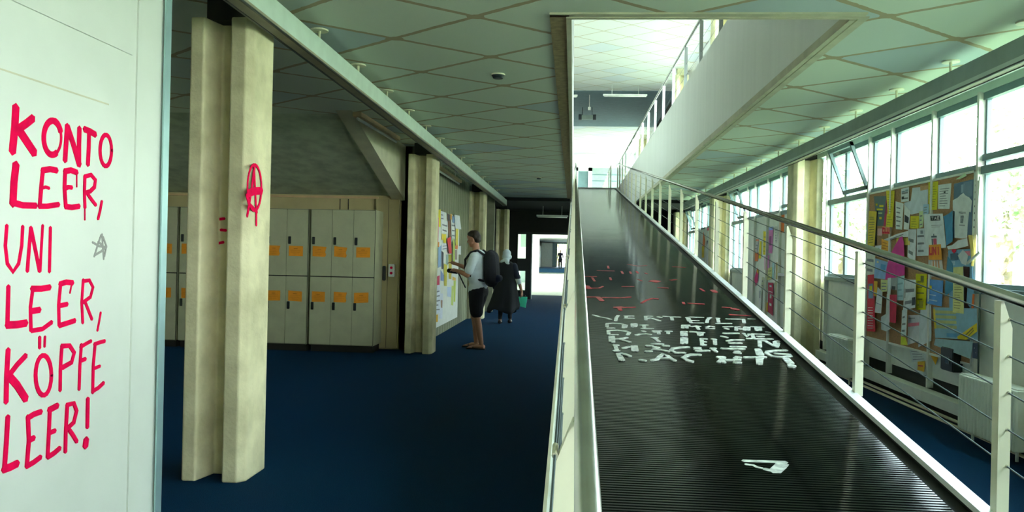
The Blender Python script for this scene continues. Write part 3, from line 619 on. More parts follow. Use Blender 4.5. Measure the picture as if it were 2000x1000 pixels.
strokes(mb, [[(10, 215), (110, 210), (240, 215)], [(60, 258), (175, 258)], [(60, 290), (240, 292)], [(30, 215), (70, 290)], [(340, 215), (300, 245), (290, 290)], [(300, 220), (350, 222)], [(420, 225), (465, 228)], [(440, 225), (455, 285)], [(420, 300), (630, 300)], [(560, 236), (600, 238)], [(620, 238), (760, 240)], [(870, 236), (960, 238)], [(800, 240), (810, 295)],
  [(0, 335), (40, 335)], [(70, 345), (150, 335), (200, 345)], [(150, 340), (175, 385)], [(285, 355), (330, 338), (390, 350)], [(285, 373), (390, 373)], [(520, 350), (650, 346)], [(540, 372), (590, 380)], [(700, 350), (700, 400)], [(690, 348), (750, 350)], [(740, 378), (800, 378)], [(820, 350), (815, 398)], [(820, 350), (875, 352), (870, 398)], [(905, 348), (1080, 352)], [(975, 350), (985, 400)], [(1030, 355), (1035, 400)], [(1120, 420), (1170, 428)],
  [(55, 420), (150, 425), (250, 430)], [(170, 430), (185, 470)], [(220, 430), (215, 465)], [(520, 440), (730, 440)], [(490, 480), (575, 500)], [(800, 440), (850, 490), (880, 450)], [(850, 515), (930, 512)], [(920, 450), (1160, 458)], [(920, 452), (945, 515)], [(990, 485), (1080, 485)], [(945, 518), (1205, 522)],
  [(205, 515), (285, 520)], [(215, 520), (225, 600)], [(240, 560), (275, 560)], [(210, 605), (275, 602)], [(360, 522), (415, 528)], [(400, 530), (405, 600)], [(570, 550), (640, 535), (800, 535)], [(600, 578), (770, 580)], [(620, 630), (830, 632)], [(1025, 545), (1030, 630)], [(1030, 545), (1100, 548), (1170, 590), (1225, 618)], [(1235, 560), (1245, 620)], [(1245, 555), (1295, 555)], [(1285, 580), (1265, 635)],
  [(115, 645), (195, 645)], [(120, 665), (205, 665)], [(140, 690), (320, 685)], [(345, 655), (410, 655)], [(370, 665), (420, 700)], [(495, 655), (620, 660), (810, 662)], [(670, 715), (755, 720)], [(680, 700), (740, 698)], [(970, 670), (1030, 668)], [(985, 672), (1005, 745)], [(1025, 680), (1060, 745)], [(1005, 748), (1070, 748)], [(1405, 685), (1260, 685), (1130, 700), (1120, 725), (1200, 765), (1350, 778), (1460, 765), (1450, 745), (1240, 728)],
  [(0, 755), (70, 740), (200, 745)], [(10, 830), (90, 845)], [(440, 775), (530, 775)], [(440, 775), (500, 810), (450, 850)], [(530, 780), (500, 815), (530, 855)], [(550, 818), (665, 818)], [(680, 800), (710, 775), (760, 785)], [(680, 815), (750, 815)], [(670, 855), (760, 855)], [(810, 782), (1110, 778)], [(985, 795), (1065, 795)], [(1000, 800), (1010, 875)], [(1045, 800), (1040, 875)], [(1370, 800), (1440, 875)], [(1410, 800), (1480, 868)], [(1425, 895), (1515, 905)], [(1430, 910), (1500, 918)]],
  R2, PR, NR, .032, .001)
A6 = lambda x, y: (1440+x/16.667, 880+y/16.667)
mb2 = MB()
strokes(mb2, [([(200, 335), (800, 355), (1590, 385)], .03), ([(1480, 420), (1400, 520), (1210, 690)], .06), ([(1200, 670), (1000, 630), (880, 600)], .03), ([(820, 580), (640, 545), (520, 480), (270, 450)], .02)], A6, PR, NR, .03, .001)
mb2.build('triangle_mark', 'paint_white', RAMP, label='white outlined triangle low on the ramp')
mb.build('white_lettering', 'paint_white', RAMP, label='white painted capitals in six rows, worn')
R5 = lambda x, y: (1120+x/3.572, 480+y/3.572)
mb = MB()
strokes(mb, [[(380, 130), (450, 142), (510, 138)], [(240, 140), (245, 158)], [(165, 172), (190, 174), (285, 176)], [(335, 178), (345, 195)], [(395, 180), (402, 195)], [(440, 178), (450, 192)], [(500, 190), (515, 196)], [(690, 146), (780, 152)], [(75, 215), (160, 216)], [(130, 222), (148, 248)], [(255, 222), (262, 240)], [(450, 235), (475, 245)], ([(555, 248), (580, 248)], .16), [(675, 240), (720, 236)],
  ([(88, 280), (108, 300)], .07), [(115, 296), (180, 296), (205, 284)], [(340, 285), (420, 285)], [(590, 292), (660, 296)], [(885, 300), (912, 318)], ([(970, 310), (990, 325)], .06), [(85, 358), (170, 358)], ([(170, 358), (200, 385)], .05), [(200, 362), (330, 364), (400, 358)], [(475, 400), (510, 380), (550, 368), (590, 372)], [(765, 395), (772, 408)], [(800, 402), (910, 408)],
  ([(290, 432), (340, 430)], .06), [(345, 432), (430, 430)], ([(320, 435), (328, 452)], .04), [(1040, 430), (1100, 434)], ([(1110, 440), (1145, 448)], .06), [(1090, 482), (1150, 486), (1235, 490)]], R5, PR, NR, .028, .001)
o = mb.build('red_lettering', 'paint_pale_red', RAMP, label='worn faint red painted letters'); o['kind'] = 'stuff'
# ================================================================== LOCKERS
def locker_bank(xr, label):
    t = thing('locker_cabinet', label, 'locker', (xr-.4775, 11.55, 0), 'cream lockers along the back of the bay')
    x0 = xr-.955
    MB().bbox(x0, xr, 11.322, 11.775, .10, 2.07, .006).build('body', 'locker_paint', t)
    MB().box(x0+.02, xr-.02, 11.36, 11.75, 0, .10).build('plinth', 'locker_gap', t)
    MB().box(x0+.004, xr-.004, 11.316, 11.323, .105, 2.065).build('door_gap', 'locker_gap', t)
    for c in range(3):
        a = x0+.008+c*.3145; b = a+.309
        for lev, (z0, z1) in enumerate(((1.10, 2.06), (.11, 1.085))):
            d = MB().bbox(a, b, 11.298, 11.317, z0, z1, .003).build('door', 'locker_paint', t)
            zl = 1.61 if lev == 0 else .665
            MB().bbox(a+.022, a+.062, 11.284, 11.299, zl-.055, zl+.055, .004).build('lock', 'lock_black', d, label='black lock plate')
            zn = 1.455 if lev == 0 else .80; sk = random.uniform(-.008, .008); xs = a+.035+random.uniform(-.008, .012); w_ = .20+random.uniform(-.01, .015)
            mb = MB(); q = [(xs, zn-.075-sk), (xs+w_, zn-.075+sk), (xs+w_, zn+.07+sk), (xs, zn+.075-sk)]
            if random.random() < .25: q = [q[0], (q[1][0]-.02, q[1][1]), (q[1][0]-.005, q[1][1]+.03), (q[1][0]-.02, q[1][1]+.07), q[2], q[3]]
            mb.prism([(x, 11.297, z) for x, z in q], (0, -.003, 0)); mb.mi = 1
            for k, (u0, u1) in enumerate(((.35, .62), (.12, .85), (.15, .8), (.3, .7))):
                zz = zn+.035-k*.026; mb.box(xs+w_*u0, xs+w_*u1, 11.2932, 11.2940, zz-(.005 if k == 0 else .0015), zz)
            mb.build('notice', ['notice_orange', 'ink_brown'], d, label='orange paper notice')
    return t
for i, (x, l) in enumerate([(-2.85, 'cream locker bank at the right end of the row, nearest the second column'), (-3.835, 'cream locker bank next to the right-hand one, partly behind the near column'), (-4.82, 'cream locker bank hidden mostly behind the near column'), (-5.805, 'cream locker bank seen in the gap between the white panel wall and the near column')]):
    locker_bank(x, l)
t = thing('switch_box', 'small white switch box with two red buttons beside the cupboard door', 'switch', (-2.69, 11.76, 1.2))
MB().bbox(-2.745, -2.655, 11.72, 11.78, 1.10, 1.29, .006).build('box', 'kerb_white', t)
for z in (1.235, 1.155): MB().cyl((-2.70, 11.722, z), .02, -.012, 14, 'y').build('button', 'paint_red', t)

# ================================================================== BOARDS AND FLYERS
t = thing('cork_board', 'brown cork board mounted below the upper panes of the nearest window bay', 'board', (3.49, 8.45, 1.4))
MB().box(3.472, 3.499, 7.22, 9.74, .60, 2.265).build('cork', 'cork', t)
MB().box(3.465, 3.499, 7.20, 7.22, .58, 2.285).box(3.465, 3.499, 9.74, 9.76, .58, 2.285).box(3.465, 3.499, 7.20, 9.76, 2.265, 2.285).box(3.465, 3.499, 7.20, 9.76, .58, .60).build('frame', 'wall_light', t)
t = thing('notice_board', 'tall white notice board on the left corridor wall, covered in flyers', 'board', (-2.36, 14.6, 1.2))
MB().box(-2.379, -2.345, 12.6, 16.25, .17, 2.22).build('panel', 'wall_light', t)
W_ = (.92, .94, .94); DK = (.03, .04, .05)
FL = [0]; LAY = []
def flyer(quad, X, col, label, cat='flyer', lines=0, prints=(), curl=.012, side=1, name='flyer', group=None, poly=None, lc=None):
    # quad: TL TR BR BL in photo pixels, measured onto the wall plane X; side=+1 wall on the right (paper faces -X)
    FL[0] += 1; bb_ = poly or quad
    bb_ = (min(p[0] for p in bb_), min(p[1] for p in bb_), max(p[0] for p in bb_), max(p[1] for p in bb_))
    lv = 1+max([l for k, b, l in LAY if k == X and b[0] < bb_[2]-.5 and bb_[0] < b[2]-.5 and b[1] < bb_[3]-.5 and bb_[1] < b[3]-.5], default=-1)
    LAY.append((X, bb_, lv)); XX = X-side*.0052*lv; curl = min(curl, .0026) if curl < .02 else curl
    rnd = random.Random(FL[0]); mats = [pmat(col)]; idx = {}
    if poly:
        P = [onX(x, y, XX) for x, y in poly]; c = sum(P, Vector())/len(P)
        o = MB().prism(P, (-side*.0015, 0, 0))
        q = [onX(x, y, XX) for x, y in quad]
    else: q = [onX(x, y, XX) for x, y in quad]; o = MB(); c = sum(q, Vector())/4
    TL, TR, BR, BL = q; cu = curl*rnd.uniform(.3, 1.0)
    def at(u, v, off=0.0):
        a = TL.lerp(TR, u); b = BL.lerp(BR, u); p = a.lerp(b, v)
        if poly: return p+Vector((-side*(off+.0016), 0, 0))
        return p+Vector((-side*(cu*v*v+cu*.4*math.sin(u*3.1)*v+off), 0, 0))
    if not poly:
        nu, nv = 4, 6; g = []; b = len(o.v)
        for th in (0.0, .001):
            for j in range(nv+1):
                for i in range(nu+1): o.v.append(at(i/nu, j/nv, th))
        K = (nu+1)*(nv+1)
        for j in range(nv):
            for i in range(nu):
                a = j*(nu+1)+i; o.f.append((b+a, b+a+1, b+a+nu+2, b+a+nu+1)); o.f.append((b+K+a, b+K+a+nu+1, b+K+a+nu+2, b+K+a+1))
        rim = [i for i in range(nu+1)]+[(j+1)*(nu+1)-1 for j in range(1, nv+1)]+[nv*(nu+1)+i for i in range(nu-1, -1, -1)]+[j*(nu+1) for j in range(nv-1, 0, -1)]
        for a, d in zip(rim, rim[1:]+rim[:1]): o.f.append((b+a, b+d, b+K+d, b+K+a))
        o.m += [0]*(len(o.f)-len(o.m))
    def rect(u0, v0, u1, v1, cc):
        k = tuple(cc)
        if k not in idx: idx[k] = len(mats); mats.append(pmat(cc))
        o.mi = idx[k]; n = max(1, int((v1-v0)*6))
        for j in range(n):
            a, b2 = v0+(v1-v0)*j/n, v0+(v1-v0)*(j+1)/n
            o.poly([at(u0, a, .0018), at(u1, a, .0018), at(u1, b2, .0018), at(u0, b2, .0018)], [(0, 1, 2, 3)])
    def seg(p0, p1, wd, cc):
        k = tuple(cc)
        if k not in idx: idx[k] = len(mats); mats.append(pmat(cc))
        o.mi = idx[k]; a, b2 = at(*p0, .002), at(*p1, .002); t_ = (b2-a).normalized(); s_ = Vector((1, 0, 0)).cross(t_)*wd/2
        o.poly([a+s_-t_*wd*.4, b2+s_+t_*wd*.4, b2-s_+t_*wd*.4, a-s_-t_*wd*.4], [(0, 1, 2, 3)])
    for p in prints:
        if p[0] == 'r': rect(*p[1:])
        elif p[0] == 's': seg(*p[1:])
        elif p[0] == 't': word(p[1], p[2], p[3], p[4], p[5], p[6], p[7], seg)
    for k in range(lines):
        v = .12+.8*(k+.5)/lines+rnd.uniform(-.01, .01); u0 = rnd.uniform(.1, .16); rect(u0, v, rnd.uniform(.6, .9), v+.22/lines, lc or (.25, .26, .30))
    ob = bpy.data.objects.new  # keep the mesh origin at the paper centre
    e = MB(); e.v, e.f, e.m = [p-c for p in o.v], o.f, o.m
    r = e.build(name, mats); r.location = c
    tag(r, label, cat, group); return r
FONT = {'T': [((0, 0), (1, 0)), ((.5, 0), (.5, 1))], 'A': [((.5, 0), (0, 1)), ((.5, 0), (1, 1)), ((.2, .65), (.8, .65))], 'E': [((0, 0), (0, 1)), ((0, 0), (1, 0)), ((0, .5), (.8, .5)), ((0, 1), (1, 1))],
        'U': [((0, 0), (0, 1)), ((0, 1), (1, 1)), ((1, 0), (1, 1))], 'N': [((0, 1), (0, 0)), ((0, 0), (1, 1)), ((1, 1), (1, 0))], 'I': [((.5, 0), (.5, 1))], 'C': [((1, 0), (0, 0)), ((0, 0), (0, 1)), ((0, 1), (1, 1))], 'L': [((0, 0), (0, 1)), ((0, 1), (1, 1))],
        '1': [((.5, 0), (.5, 1))], 'S': [((1, 0), (0, 0)), ((0, 0), (0, .5)), ((0, .5), (1, .5)), ((1, .5), (1, 1)), ((1, 1), (0, 1))]}
def word(txt, u0, v0, u1, v1, wd, col, seg):
    n = len(txt); cw = (u1-u0)/n
    for i, ch in enumerate(txt):
        for (a, b), (c, d) in FONT.get(ch, []):
            x = u0+i*cw; k = cw*.68
            seg((x+a*k, v0+b*(v1-v0)), (x+c*k, v0+d*(v1-v0)), wd, col)
def T(tagc, pts):
    ox, oy, k = {'C2': (1660, 330, 3.333), 'C3': (1680, 340, 5.557), 'C4': (1790, 340, 5.557), 'C5': (1680, 500, 5.557), 'C6': (1780, 500, 4.0), 'B2': (1440, 380, 3.846), 'B3': (1320, 340, 4.545), 'L': (835, 395, 3.922)}[tagc]
    return [(ox+x/k, oy+y/k) for x, y in pts]
GB = 'flyers on the cork board by the nearest window'
YE = (.85, .72, .02)
def F(tg, pts, col, label, X=3.468, **kw):
    q = T(tg, pts[:4]); kw.setdefault('group', GB)
    if 'poly' in kw: kw['poly'] = T(tg, kw['poly'])
    return flyer(q, X, col, label, **kw)
F('C3', [(148, 240), (282, 238), (256, 562), (185, 562)], (.12, .18, .19), 'dark slate poster with yellow lettering, top left of the cork board', prints=[('r', .1, .25, .3, .32, YE), ('r', .45, .3, .85, .37, YE), ('r', .15, .42, .8, .48, YE), ('r', .3, .55, .75, .6, (.5, .6, .3)), ('r', .4, .7, .7, .78, YE)])
F('C3', [(282, 285), (305, 285), (282, 565), (256, 562)], (.62, .05, .15), 'narrow crimson strip beside the dark slate poster', prints=[('r', .3, .1, .6, .5, DK)])
F('C3', [(283, 178), (374, 180), (362, 440), (300, 430)], YE, 'tall yellow flyer with a wavy top near the top left', lines=8, lc=(.5, .42, .02))
F('C3', [(290, 430), (362, 432), (352, 578), (280, 570)], YE, 'yellow flyer hanging directly under the tall yellow one', lines=4, lc=(.5, .42, .02))
F('C3', [(170, 400), (192, 400), (172, 770), (148, 765)], (.03, .03, .04), 'black strip behind the yellow text sheet on the left edge')
F('C3', [(95, 400), (180, 405), (158, 775), (82, 792)], (.83, .62, .05), 'yellow text sheet hanging over the left edge of the cork board', lines=11, lc=(.25, .2, .05))
F('C3', [(385, 295), (472, 320), (456, 605), (388, 598)], W_, 'white sheet left of the small black photograph', lines=5)
F('C3', [(478, 160), (738, 165), (700, 405), (482, 340)], (.74, .80, .90), 'large crumpled bluish white sheet in the top row', curl=.03, poly=[(568, 150), (660, 140), (665, 175), (738, 165), (735, 330), (690, 345), (680, 410), (560, 440), (482, 420), (478, 310), (550, 290)])
F('C3', [(445, 160), (532, 140), (532, 295), (445, 305)], (.80, .84, .88), 'white leaflet with a small dark picture, top row', prints=[('r', .1, .2, .5, .3, (.2, .3, .4)), ('r', .55, .15, .9, .3, (.3, .4, .5)), ('r', .1, .6, .4, .8, DK)], lines=2)
F('C3', [(480, 332), (545, 400), (530, 605), (475, 600)], W_, 'white slip with a black photograph in the upper middle', prints=[('r', .12, .38, .85, .68, DK)])
F('C3', [(640, 405), (692, 400), (682, 572), (645, 585)], (.72, .82, .50), 'pale green slip beside the yellow ticket note', lines=3)
F('C3', [(548, 455), (640, 455), (636, 592), (545, 588)], YE, 'square yellow note with a fringed top', lines=4, lc=(.5, .42, .02))
F('C4', [(40, 130), (130, 120), (130, 165), (45, 180)], (.70, .42, .22), 'small brown scrap at the top edge of the cork board')
F('C4', [(238, 118), (380, 98), (360, 378), (235, 378)], (.84, .88, .88), 'white typed sheet right of the top yellow flyer', lines=8, prints=[('r', .45, .3, .6, .36, DK)])
F('C4', [(130, 90), (236, 78), (226, 388), (134, 392)], (.78, .72, .02), 'yellow flyer pinned in the middle of the top row', lines=9, lc=(.45, .40, .03))
F('C4', [(408, 105), (622, 55), (602, 660), (395, 700)], (.13, .22, .34), 'slate blue poster behind the paper shirt cut-out', prints=[('r', .38, .05, .55, .2, (.35, .48, .62)), ('r', .5, .02, .95, .3, (.22, .32, .45))])
F('C4', [(395, 220), (605, 240), (560, 700), (410, 695)], (.80, .84, .84), 'white paper shirt cut-out with a round emblem, upper right', name='paper_shirt', cat='poster', poly=[(395, 285), (450, 255), (480, 225), (510, 205), (530, 230), (575, 255), (602, 290), (590, 415), (572, 410), (556, 560), (550, 690), (500, 700), (415, 690), (412, 540), (418, 405), (395, 395)],
  prints=[('r', .35, .38, .75, .42, (.4, .42, .45)), ('s', (.48, .5), (.62, .5), .02, (.3, .33, .36)), ('s', (.62, .5), (.60, .62), .015, (.3, .33, .36)), ('s', (.60, .62), (.48, .62), .02, (.3, .33, .36)), ('s', (.48, .62), (.48, .5), .015, (.3, .33, .36)), ('r', .52, .53, .58, .59, (.25, .28, .3)), ('r', .38, .68, .75, .71, (.4, .42, .45))])
F('C4', [(625, 90), (700, 60), (682, 662), (605, 665)], (.80, .86, .80), 'long white strip of large black script down the right edge', prints=[('r', .2, .05+.13*k, .2+.5*((k*7) % 3)/3+.2, .085+.13*k, DK) for k in range(7)])
F('C4', [(75, 330), (135, 325), (135, 430), (75, 445)], (.42, .62, .82), 'small light blue slip above the sheet headed in capitals', lines=3)
F('C4', [(78, 435), (285, 428), (325, 800), (95, 810)], (.84, .88, .92), 'white poster with a black heading block TAE and a little tower', prints=[('r', .36, .06, .86, .2, DK), ('t', 'TAE', .42, .09, .86, .17, .006, (.9, .9, .9)), ('r', .38, .33, .9, .345, (.4, .4, .45)), ('r', .38, .38, .8, .395, (.4, .4, .45)), ('r', .35, .64, .62, .69, (.1, .14, .2)), ('r', .46, .58, .5, .64, (.1, .14, .2)), ('r', .36, .72, .42, .95, (.15, .15, .2)), ('r', .44, .72, .60, .95, (.75, .1, .2))])
F('C4', [(290, 462), (392, 400), (392, 732), (325, 772)], (.07, .30, .55), 'bright blue angular flyer left of the paper shirt', poly=[(290, 462), (350, 430), (392, 395), (395, 700), (392, 732), (325, 775), (315, 620), (300, 490)])
F('C4', [(8, 592), (80, 588), (130, 885), (2, 890)], (.82, .86, .92), 'white sheet with a small dark logo in the middle of the cork board', prints=[('r', .5, .08, .85, .2, (.3, .33, .4))], lines=3, poly=[(8, 592), (85, 588), (95, 760), (135, 775), (130, 885), (2, 890)])
F('C4', [(330, 780), (560, 695), (560, 785), (350, 818)], (.80, .84, .86), 'white shoe-shaped scrap under the paper shirt', poly=[(330, 785), (390, 770), (450, 720), (550, 695), (562, 780), (440, 810), (345, 818)])
F('C2', [(640, 530), (790, 518), (818, 985), (650, 985)], (.22, .45, .68), 'large sky blue poster at the right side of the cork board', prints=[('r', .1, .05, .45, .14, (.05, .12, .2)), ('r', .7, .03, .95, .1, (.85, .25, .35)), ('r', .12, .16, .3, .22, (.5, .7, .85))])
F('C6', [(284, 30), (322, 62), (326, 270), (262, 312)], (.06, .28, .48), 'dark blue folded sheet left of the pale yellow text sheet', poly=[(284, 0), (322, 60), (328, 262), (265, 315), (262, 260)])
F('C6', [(405, 85), (458, 85), (455, 440), (412, 445)], (.06, .02, .03), 'dark silhouette strip right of the pale yellow text sheet', poly=[(405, 80), (455, 85), (452, 180), (420, 205), (438, 240), (430, 360), (458, 405), (455, 450), (412, 450), (415, 200)])
F('C6', [(362, 455), (480, 430), (470, 640), (365, 650)], (.48, .05, .12), 'dark crimson dancing figure cut-out at the lower right', name='paper_figure', poly=[(398, 460), (420, 450), (455, 445), (478, 470), (486, 520), (470, 650), (440, 650), (428, 560), (395, 600), (365, 648), (362, 600), (385, 520)])
F('C6', [(475, 295), (495, 300), (480, 460), (455, 470)], (.85, .18, .03), 'slim orange-red tongue-shaped slip at the right edge', poly=[(480, 295), (495, 300), (488, 400), (478, 455), (455, 470), (468, 420)])
F('C6', [(170, 400), (512, 410), (520, 655), (188, 640)], (.30, .52, .68), 'wide light blue poster with yellow lettering at the lower right', prints=[('r', .05, .1+.16*k, .55, .2+.16*k, (.55, .58, .25)) for k in range(4)]+[('r', .3, .83, .55, .95, (.15, .4, .7)), ('r', .0, .05, .05, .7, (.8, .6, .05))])
F('C6', [(188, 645), (482, 668), (466, 805), (178, 695)], (.38, .55, .60), 'grey-blue sheet hanging below the wide light blue poster', lines=0)
F('C6', [(480, 680), (520, 680), (518, 805), (478, 795)], (.04, .06, .12), 'small dark starry slip at the bottom right corner', prints=[('r', .3, .3, .4, .36, W_), ('r', .6, .6, .7, .66, W_)])
F('C6', [(360, 630), (510, 525), (512, 592), (432, 655)], (.90, .66, .02), 'yellow slanted banner with dark writing across the figure', poly=[(358, 632), (512, 524), (514, 590), (430, 655), (365, 648)], prints=[('s', (.25, .5), (.8, .3), .012, (.3, .2, .05)), ('s', (.3, .8), (.8, .6), .01, (.3, .2, .05))])
F('C6', [(328, 88), (405, 84), (412, 452), (325, 440)], (.80, .78, .32), 'pale yellow text sheet on the sky blue poster', lines=14, lc=(.35, .33, .12))
F('C4', [(385, 812), (432, 812), (430, 862), (384, 862)], (.80, .0, .05), 'small red heart sticker below the paper shirt', name='heart_sticker', cat='sticker', poly=[(408, 862), (385, 838), (385, 820), (398, 812), (408, 820), (420, 812), (432, 822), (430, 842)])
F('C4', [(448, 880), (555, 830), (562, 880), (540, 992)], (.72, .76, .80), 'pale grey diamond-turned sheet near the window lever', poly=[(450, 885), (505, 822), (562, 882), (540, 992), (490, 970)])
F('C4', [(562, 660), (610, 665), (656, 1000), (632, 1000)], (.92, .72, .20), 'rolled yellow strip hanging by the window lever', curl=.05)
F('C2', [(515, 590), (600, 590), (612, 700), (515, 700)], (.86, .78, .74), 'white flyer with orange sketch lines, lower half of the orange one', prints=[('r', .1+.2*k, .05, .18+.2*k, .9, (.8, .35, .12)) for k in range(4)])
F('C2', [(514, 495), (592, 490), (600, 592), (514, 592)], (.92, .36, .02), 'orange flyer with bold red letters UNI', prints=[('t', 'UNI', .08, .2, .98, .62, .02, (.7, .02, .03))])
F('C3', [(520, 600), (612, 598), (600, 965), (515, 900)], (.84, .85, .92), 'tall white sheet right of the magenta one', prints=[('r', .1, .4, .25, .55, (.9, .6, .1))], lines=2)
F('C3', [(190, 590), (242, 590), (240, 670), (188, 665)], (.86, .50, .50), 'small pink slip beside the orange flyer with red letters CLU')
F('C3', [(242, 568), (322, 575), (328, 652), (240, 652)], (.92, .38, .20), 'orange-pink flyer with red letters CLU', prints=[('t', 'CLU', .06, .25, .98, .8, .022, (.75, .0, .04))])
F('C3', [(232, 700), (332, 742), (312, 832), (232, 822)], (.93, .45, .03), 'orange sheet under the slanting white strip', lines=3, lc=(.6, .2, .02))
F('C3', [(165, 780), (232, 770), (225, 860), (150, 850)], (.80, .80, .84), 'grey-white sheet left of the orange sheet', lines=2)
F('C3', [(395, 690), (520, 690), (520, 770), (395, 770)], (.78, .62, .10), 'mustard scrap behind the magenta sheet')
F('C3', [(255, 715), (525, 615), (525, 680), (300, 722)], (.82, .84, .88), 'slanting white strip with a line of handwriting', poly=[(255, 712), (400, 650), (525, 615), (525, 680), (400, 690), (300, 724)], prints=[('s', (.2, .6), (.8, .35), .01, (.3, .3, .35))])
F('C2', [(105, 530), (165, 540), (162, 700), (105, 692)], (.74, .75, .70), 'pale grey sheet at the left edge under the handrail line', lines=2)
F('C5', [(165, 25), (300, 65), (272, 252), (152, 240)], (.30, .50, .85), 'light blue flyer with white clouds left of the magenta sheet', prints=[('r', .15, .1, .3, .2, (.9, .8, .5)), ('r', .5, .2, .9, .5, (.10, .35, .75))])
F('C2', [(262, 500), (350, 440), (356, 690), (230, 722)], (.80, .03, .35), 'bright magenta bulging sheet, the largest coloured one', curl=.05, poly=[(262, 560), (290, 505), (325, 445), (342, 438), (352, 480), (357, 690), (300, 705), (230, 722), (240, 640)])
F('C5', [(82, 205), (150, 200), (166, 822), (74, 815)], (.78, .02, .06), 'tall red poster with a blue picture and white lines at the lower left', prints=[('r', .15, .16, .85, .42, (.20, .30, .50)), ('r', .3, .2, .7, .28, YE)]+[('r', .1, .58+.045*k, .75, .59+.045*k, W_) for k in range(9)])
F('C5', [(150, 270), (190, 275), (180, 440), (150, 430)], (.88, .50, .03), 'narrow orange-yellow slip beside the tall red poster')
F('C5', [(226, 255), (297, 262), (292, 385), (225, 390)], (.78, .80, .35), 'small yellow-green note under the light blue flyer', lines=3)
F('C5', [(190, 335), (242, 392), (230, 622), (160, 612)], (.84, .87, .92), 'white slip with a blue rule beside the tall red poster', prints=[('r', .05, .6, .95, .63, (.3, .35, .55))])
F('C5', [(300, 240), (335, 235), (330, 420), (298, 420)], (.86, .88, .90), 'narrow white slip right of the yellow-green note')
F('C5', [(335, 240), (402, 232), (400, 372), (332, 362)], (.35, .38, .40), 'grey photograph under the magenta sheet', prints=[('r', .2, .7, .8, .98, DK)])
F('C5', [(405, 232), (482, 212), (470, 482), (400, 482)], (.50, .72, .80), 'light blue sheet in the lower middle', lines=3, lc=(.3, .5, .6))
F('C5', [(230, 400), (325, 440), (330, 700), (228, 800)], (.76, .80, .82), 'torn whitish remnant over bare cork at the lower left', poly=[(290, 410), (325, 430), (328, 700), (310, 735), (330, 790), (280, 818), (230, 798), (228, 660), (280, 630)])
F('C5', [(322, 420), (400, 420), (388, 732), (322, 716)], (.72, .02, .08), 'plain red sheet in the lower left quarter', lines=0)
F('C5', [(485, 255), (606, 258), (600, 560), (468, 592)], (.84, .87, .90), 'large white sheet with a small black figure', prints=[('r', .72, .62, .98, .9, DK), ('r', .05, .3, .15, .6, (.5, .55, .55))], lines=2)
F('C5', [(456, 590), (512, 560), (500, 868), (445, 862)], (.80, .86, .90), 'long bluish white slip above the lime tab', lines=3)
F('C5', [(445, 872), (492, 885), (518, 968), (440, 962)], (.80, .85, .05), 'lime yellow tab sticking out at the bottom edge')
F('C5', [(520, 640), (648, 640), (640, 925), (518, 965)], (.82, .80, .86), 'whitish sheet with a pink band at the bottom', prints=[('r', .02, .28, .98, .4, (.90, .25, .35)), ('r', .05, .1, .6, .13, (.4, .42, .45))])
F('C6', [(70, 388), (155, 385), (158, 662), (55, 712)], (.82, .86, .92), 'long blank white sheet under the yellow flyer', poly=[(75, 385), (155, 385), (158, 600), (156, 662), (55, 712), (65, 520)])
F('C6', [(35, 138), (122, 142), (112, 420), (40, 420)], (.84, .76, .0), 'yellow flyer with a sketched head and text, centre bottom', lines=5, lc=(.3, .28, .03), prints=[('r', .45, .05, .75, .2, (.2, .2, .05)), ('r', .3, .75, .75, .95, (.45, .40, .05))])
F('C6', [(128, 180), (250, 192), (240, 395), (120, 370)], (.12, .35, .82), 'bright blue leaflet with a yellow dot', prints=[('r', .1, .25, .3, .42, YE), ('r', .1, .8, .7, .85, (.5, .7, .95)), ('r', .1, .6, .6, .64, (.5, .7, .95))])
F('C6', [(112, 700), (160, 682), (228, 735), (190, 850)], (.90, .48, .02), 'orange sheet turned like a kite below the board', X=3.485, poly=[(112, 702), (160, 682), (228, 738), (190, 850)])
F('C6', [(-20, 715), (112, 735), (122, 815), (5, 828)], (.70, .76, .76), 'small grey-white typed sheet below the cork board', X=3.485, lines=4)
F('C6', [(50, 825), (108, 822), (100, 905), (48, 890)], (.92, .50, .02), 'little orange note with a red bar, lowest of all', X=3.485, prints=[('r', .1, .4, .8, .55, (.7, .1, .05))])
F('C2', [(690, 65), (750, 28), (760, 45), (712, 68)], (.70, .85, .55), 'pale green folded tape at the top edge of the cork board', poly=[(690, 68), (750, 26), (760, 45), (715, 66)])
# metal ashtray box and window lever
c = onX(1864, 703, 3.47)
t = thing('wall_ashtray', 'dark metal wall box with a shiny flap below the cork board', 'ashtray', c)
MB().bbox(c.x-.07, c.x+.02, c.y-.12, c.y+.12, c.z-.10, c.z+.11, .008).build('box', 'lock_black', t)
MB().bbox(c.x-.085, c.x-.07, c.y-.08, c.y, c.z-.03, c.z+.03, .004).build('flap', 'steel_tube', t, label='shiny steel flap')
a = onX(1914, 345, 3.42); b_ = onX(1911, 495, 3.42); e_ = onX(1889, 515, 3.38)
t = thing('window_lever', 'white window opener rod hanging at the right edge of the cork board', 'lever', a)
MB().tube([a, a.lerp(b_, .5)+Vector((-.01, 0, 0)), b_], .009, 8).build('rod', 'mullion_white', t, smooth=True)
MB().tube([b_+Vector((0, -.03, .01)), b_, e_], .012, 8).build('handle', 'mullion_white', t, smooth=True)
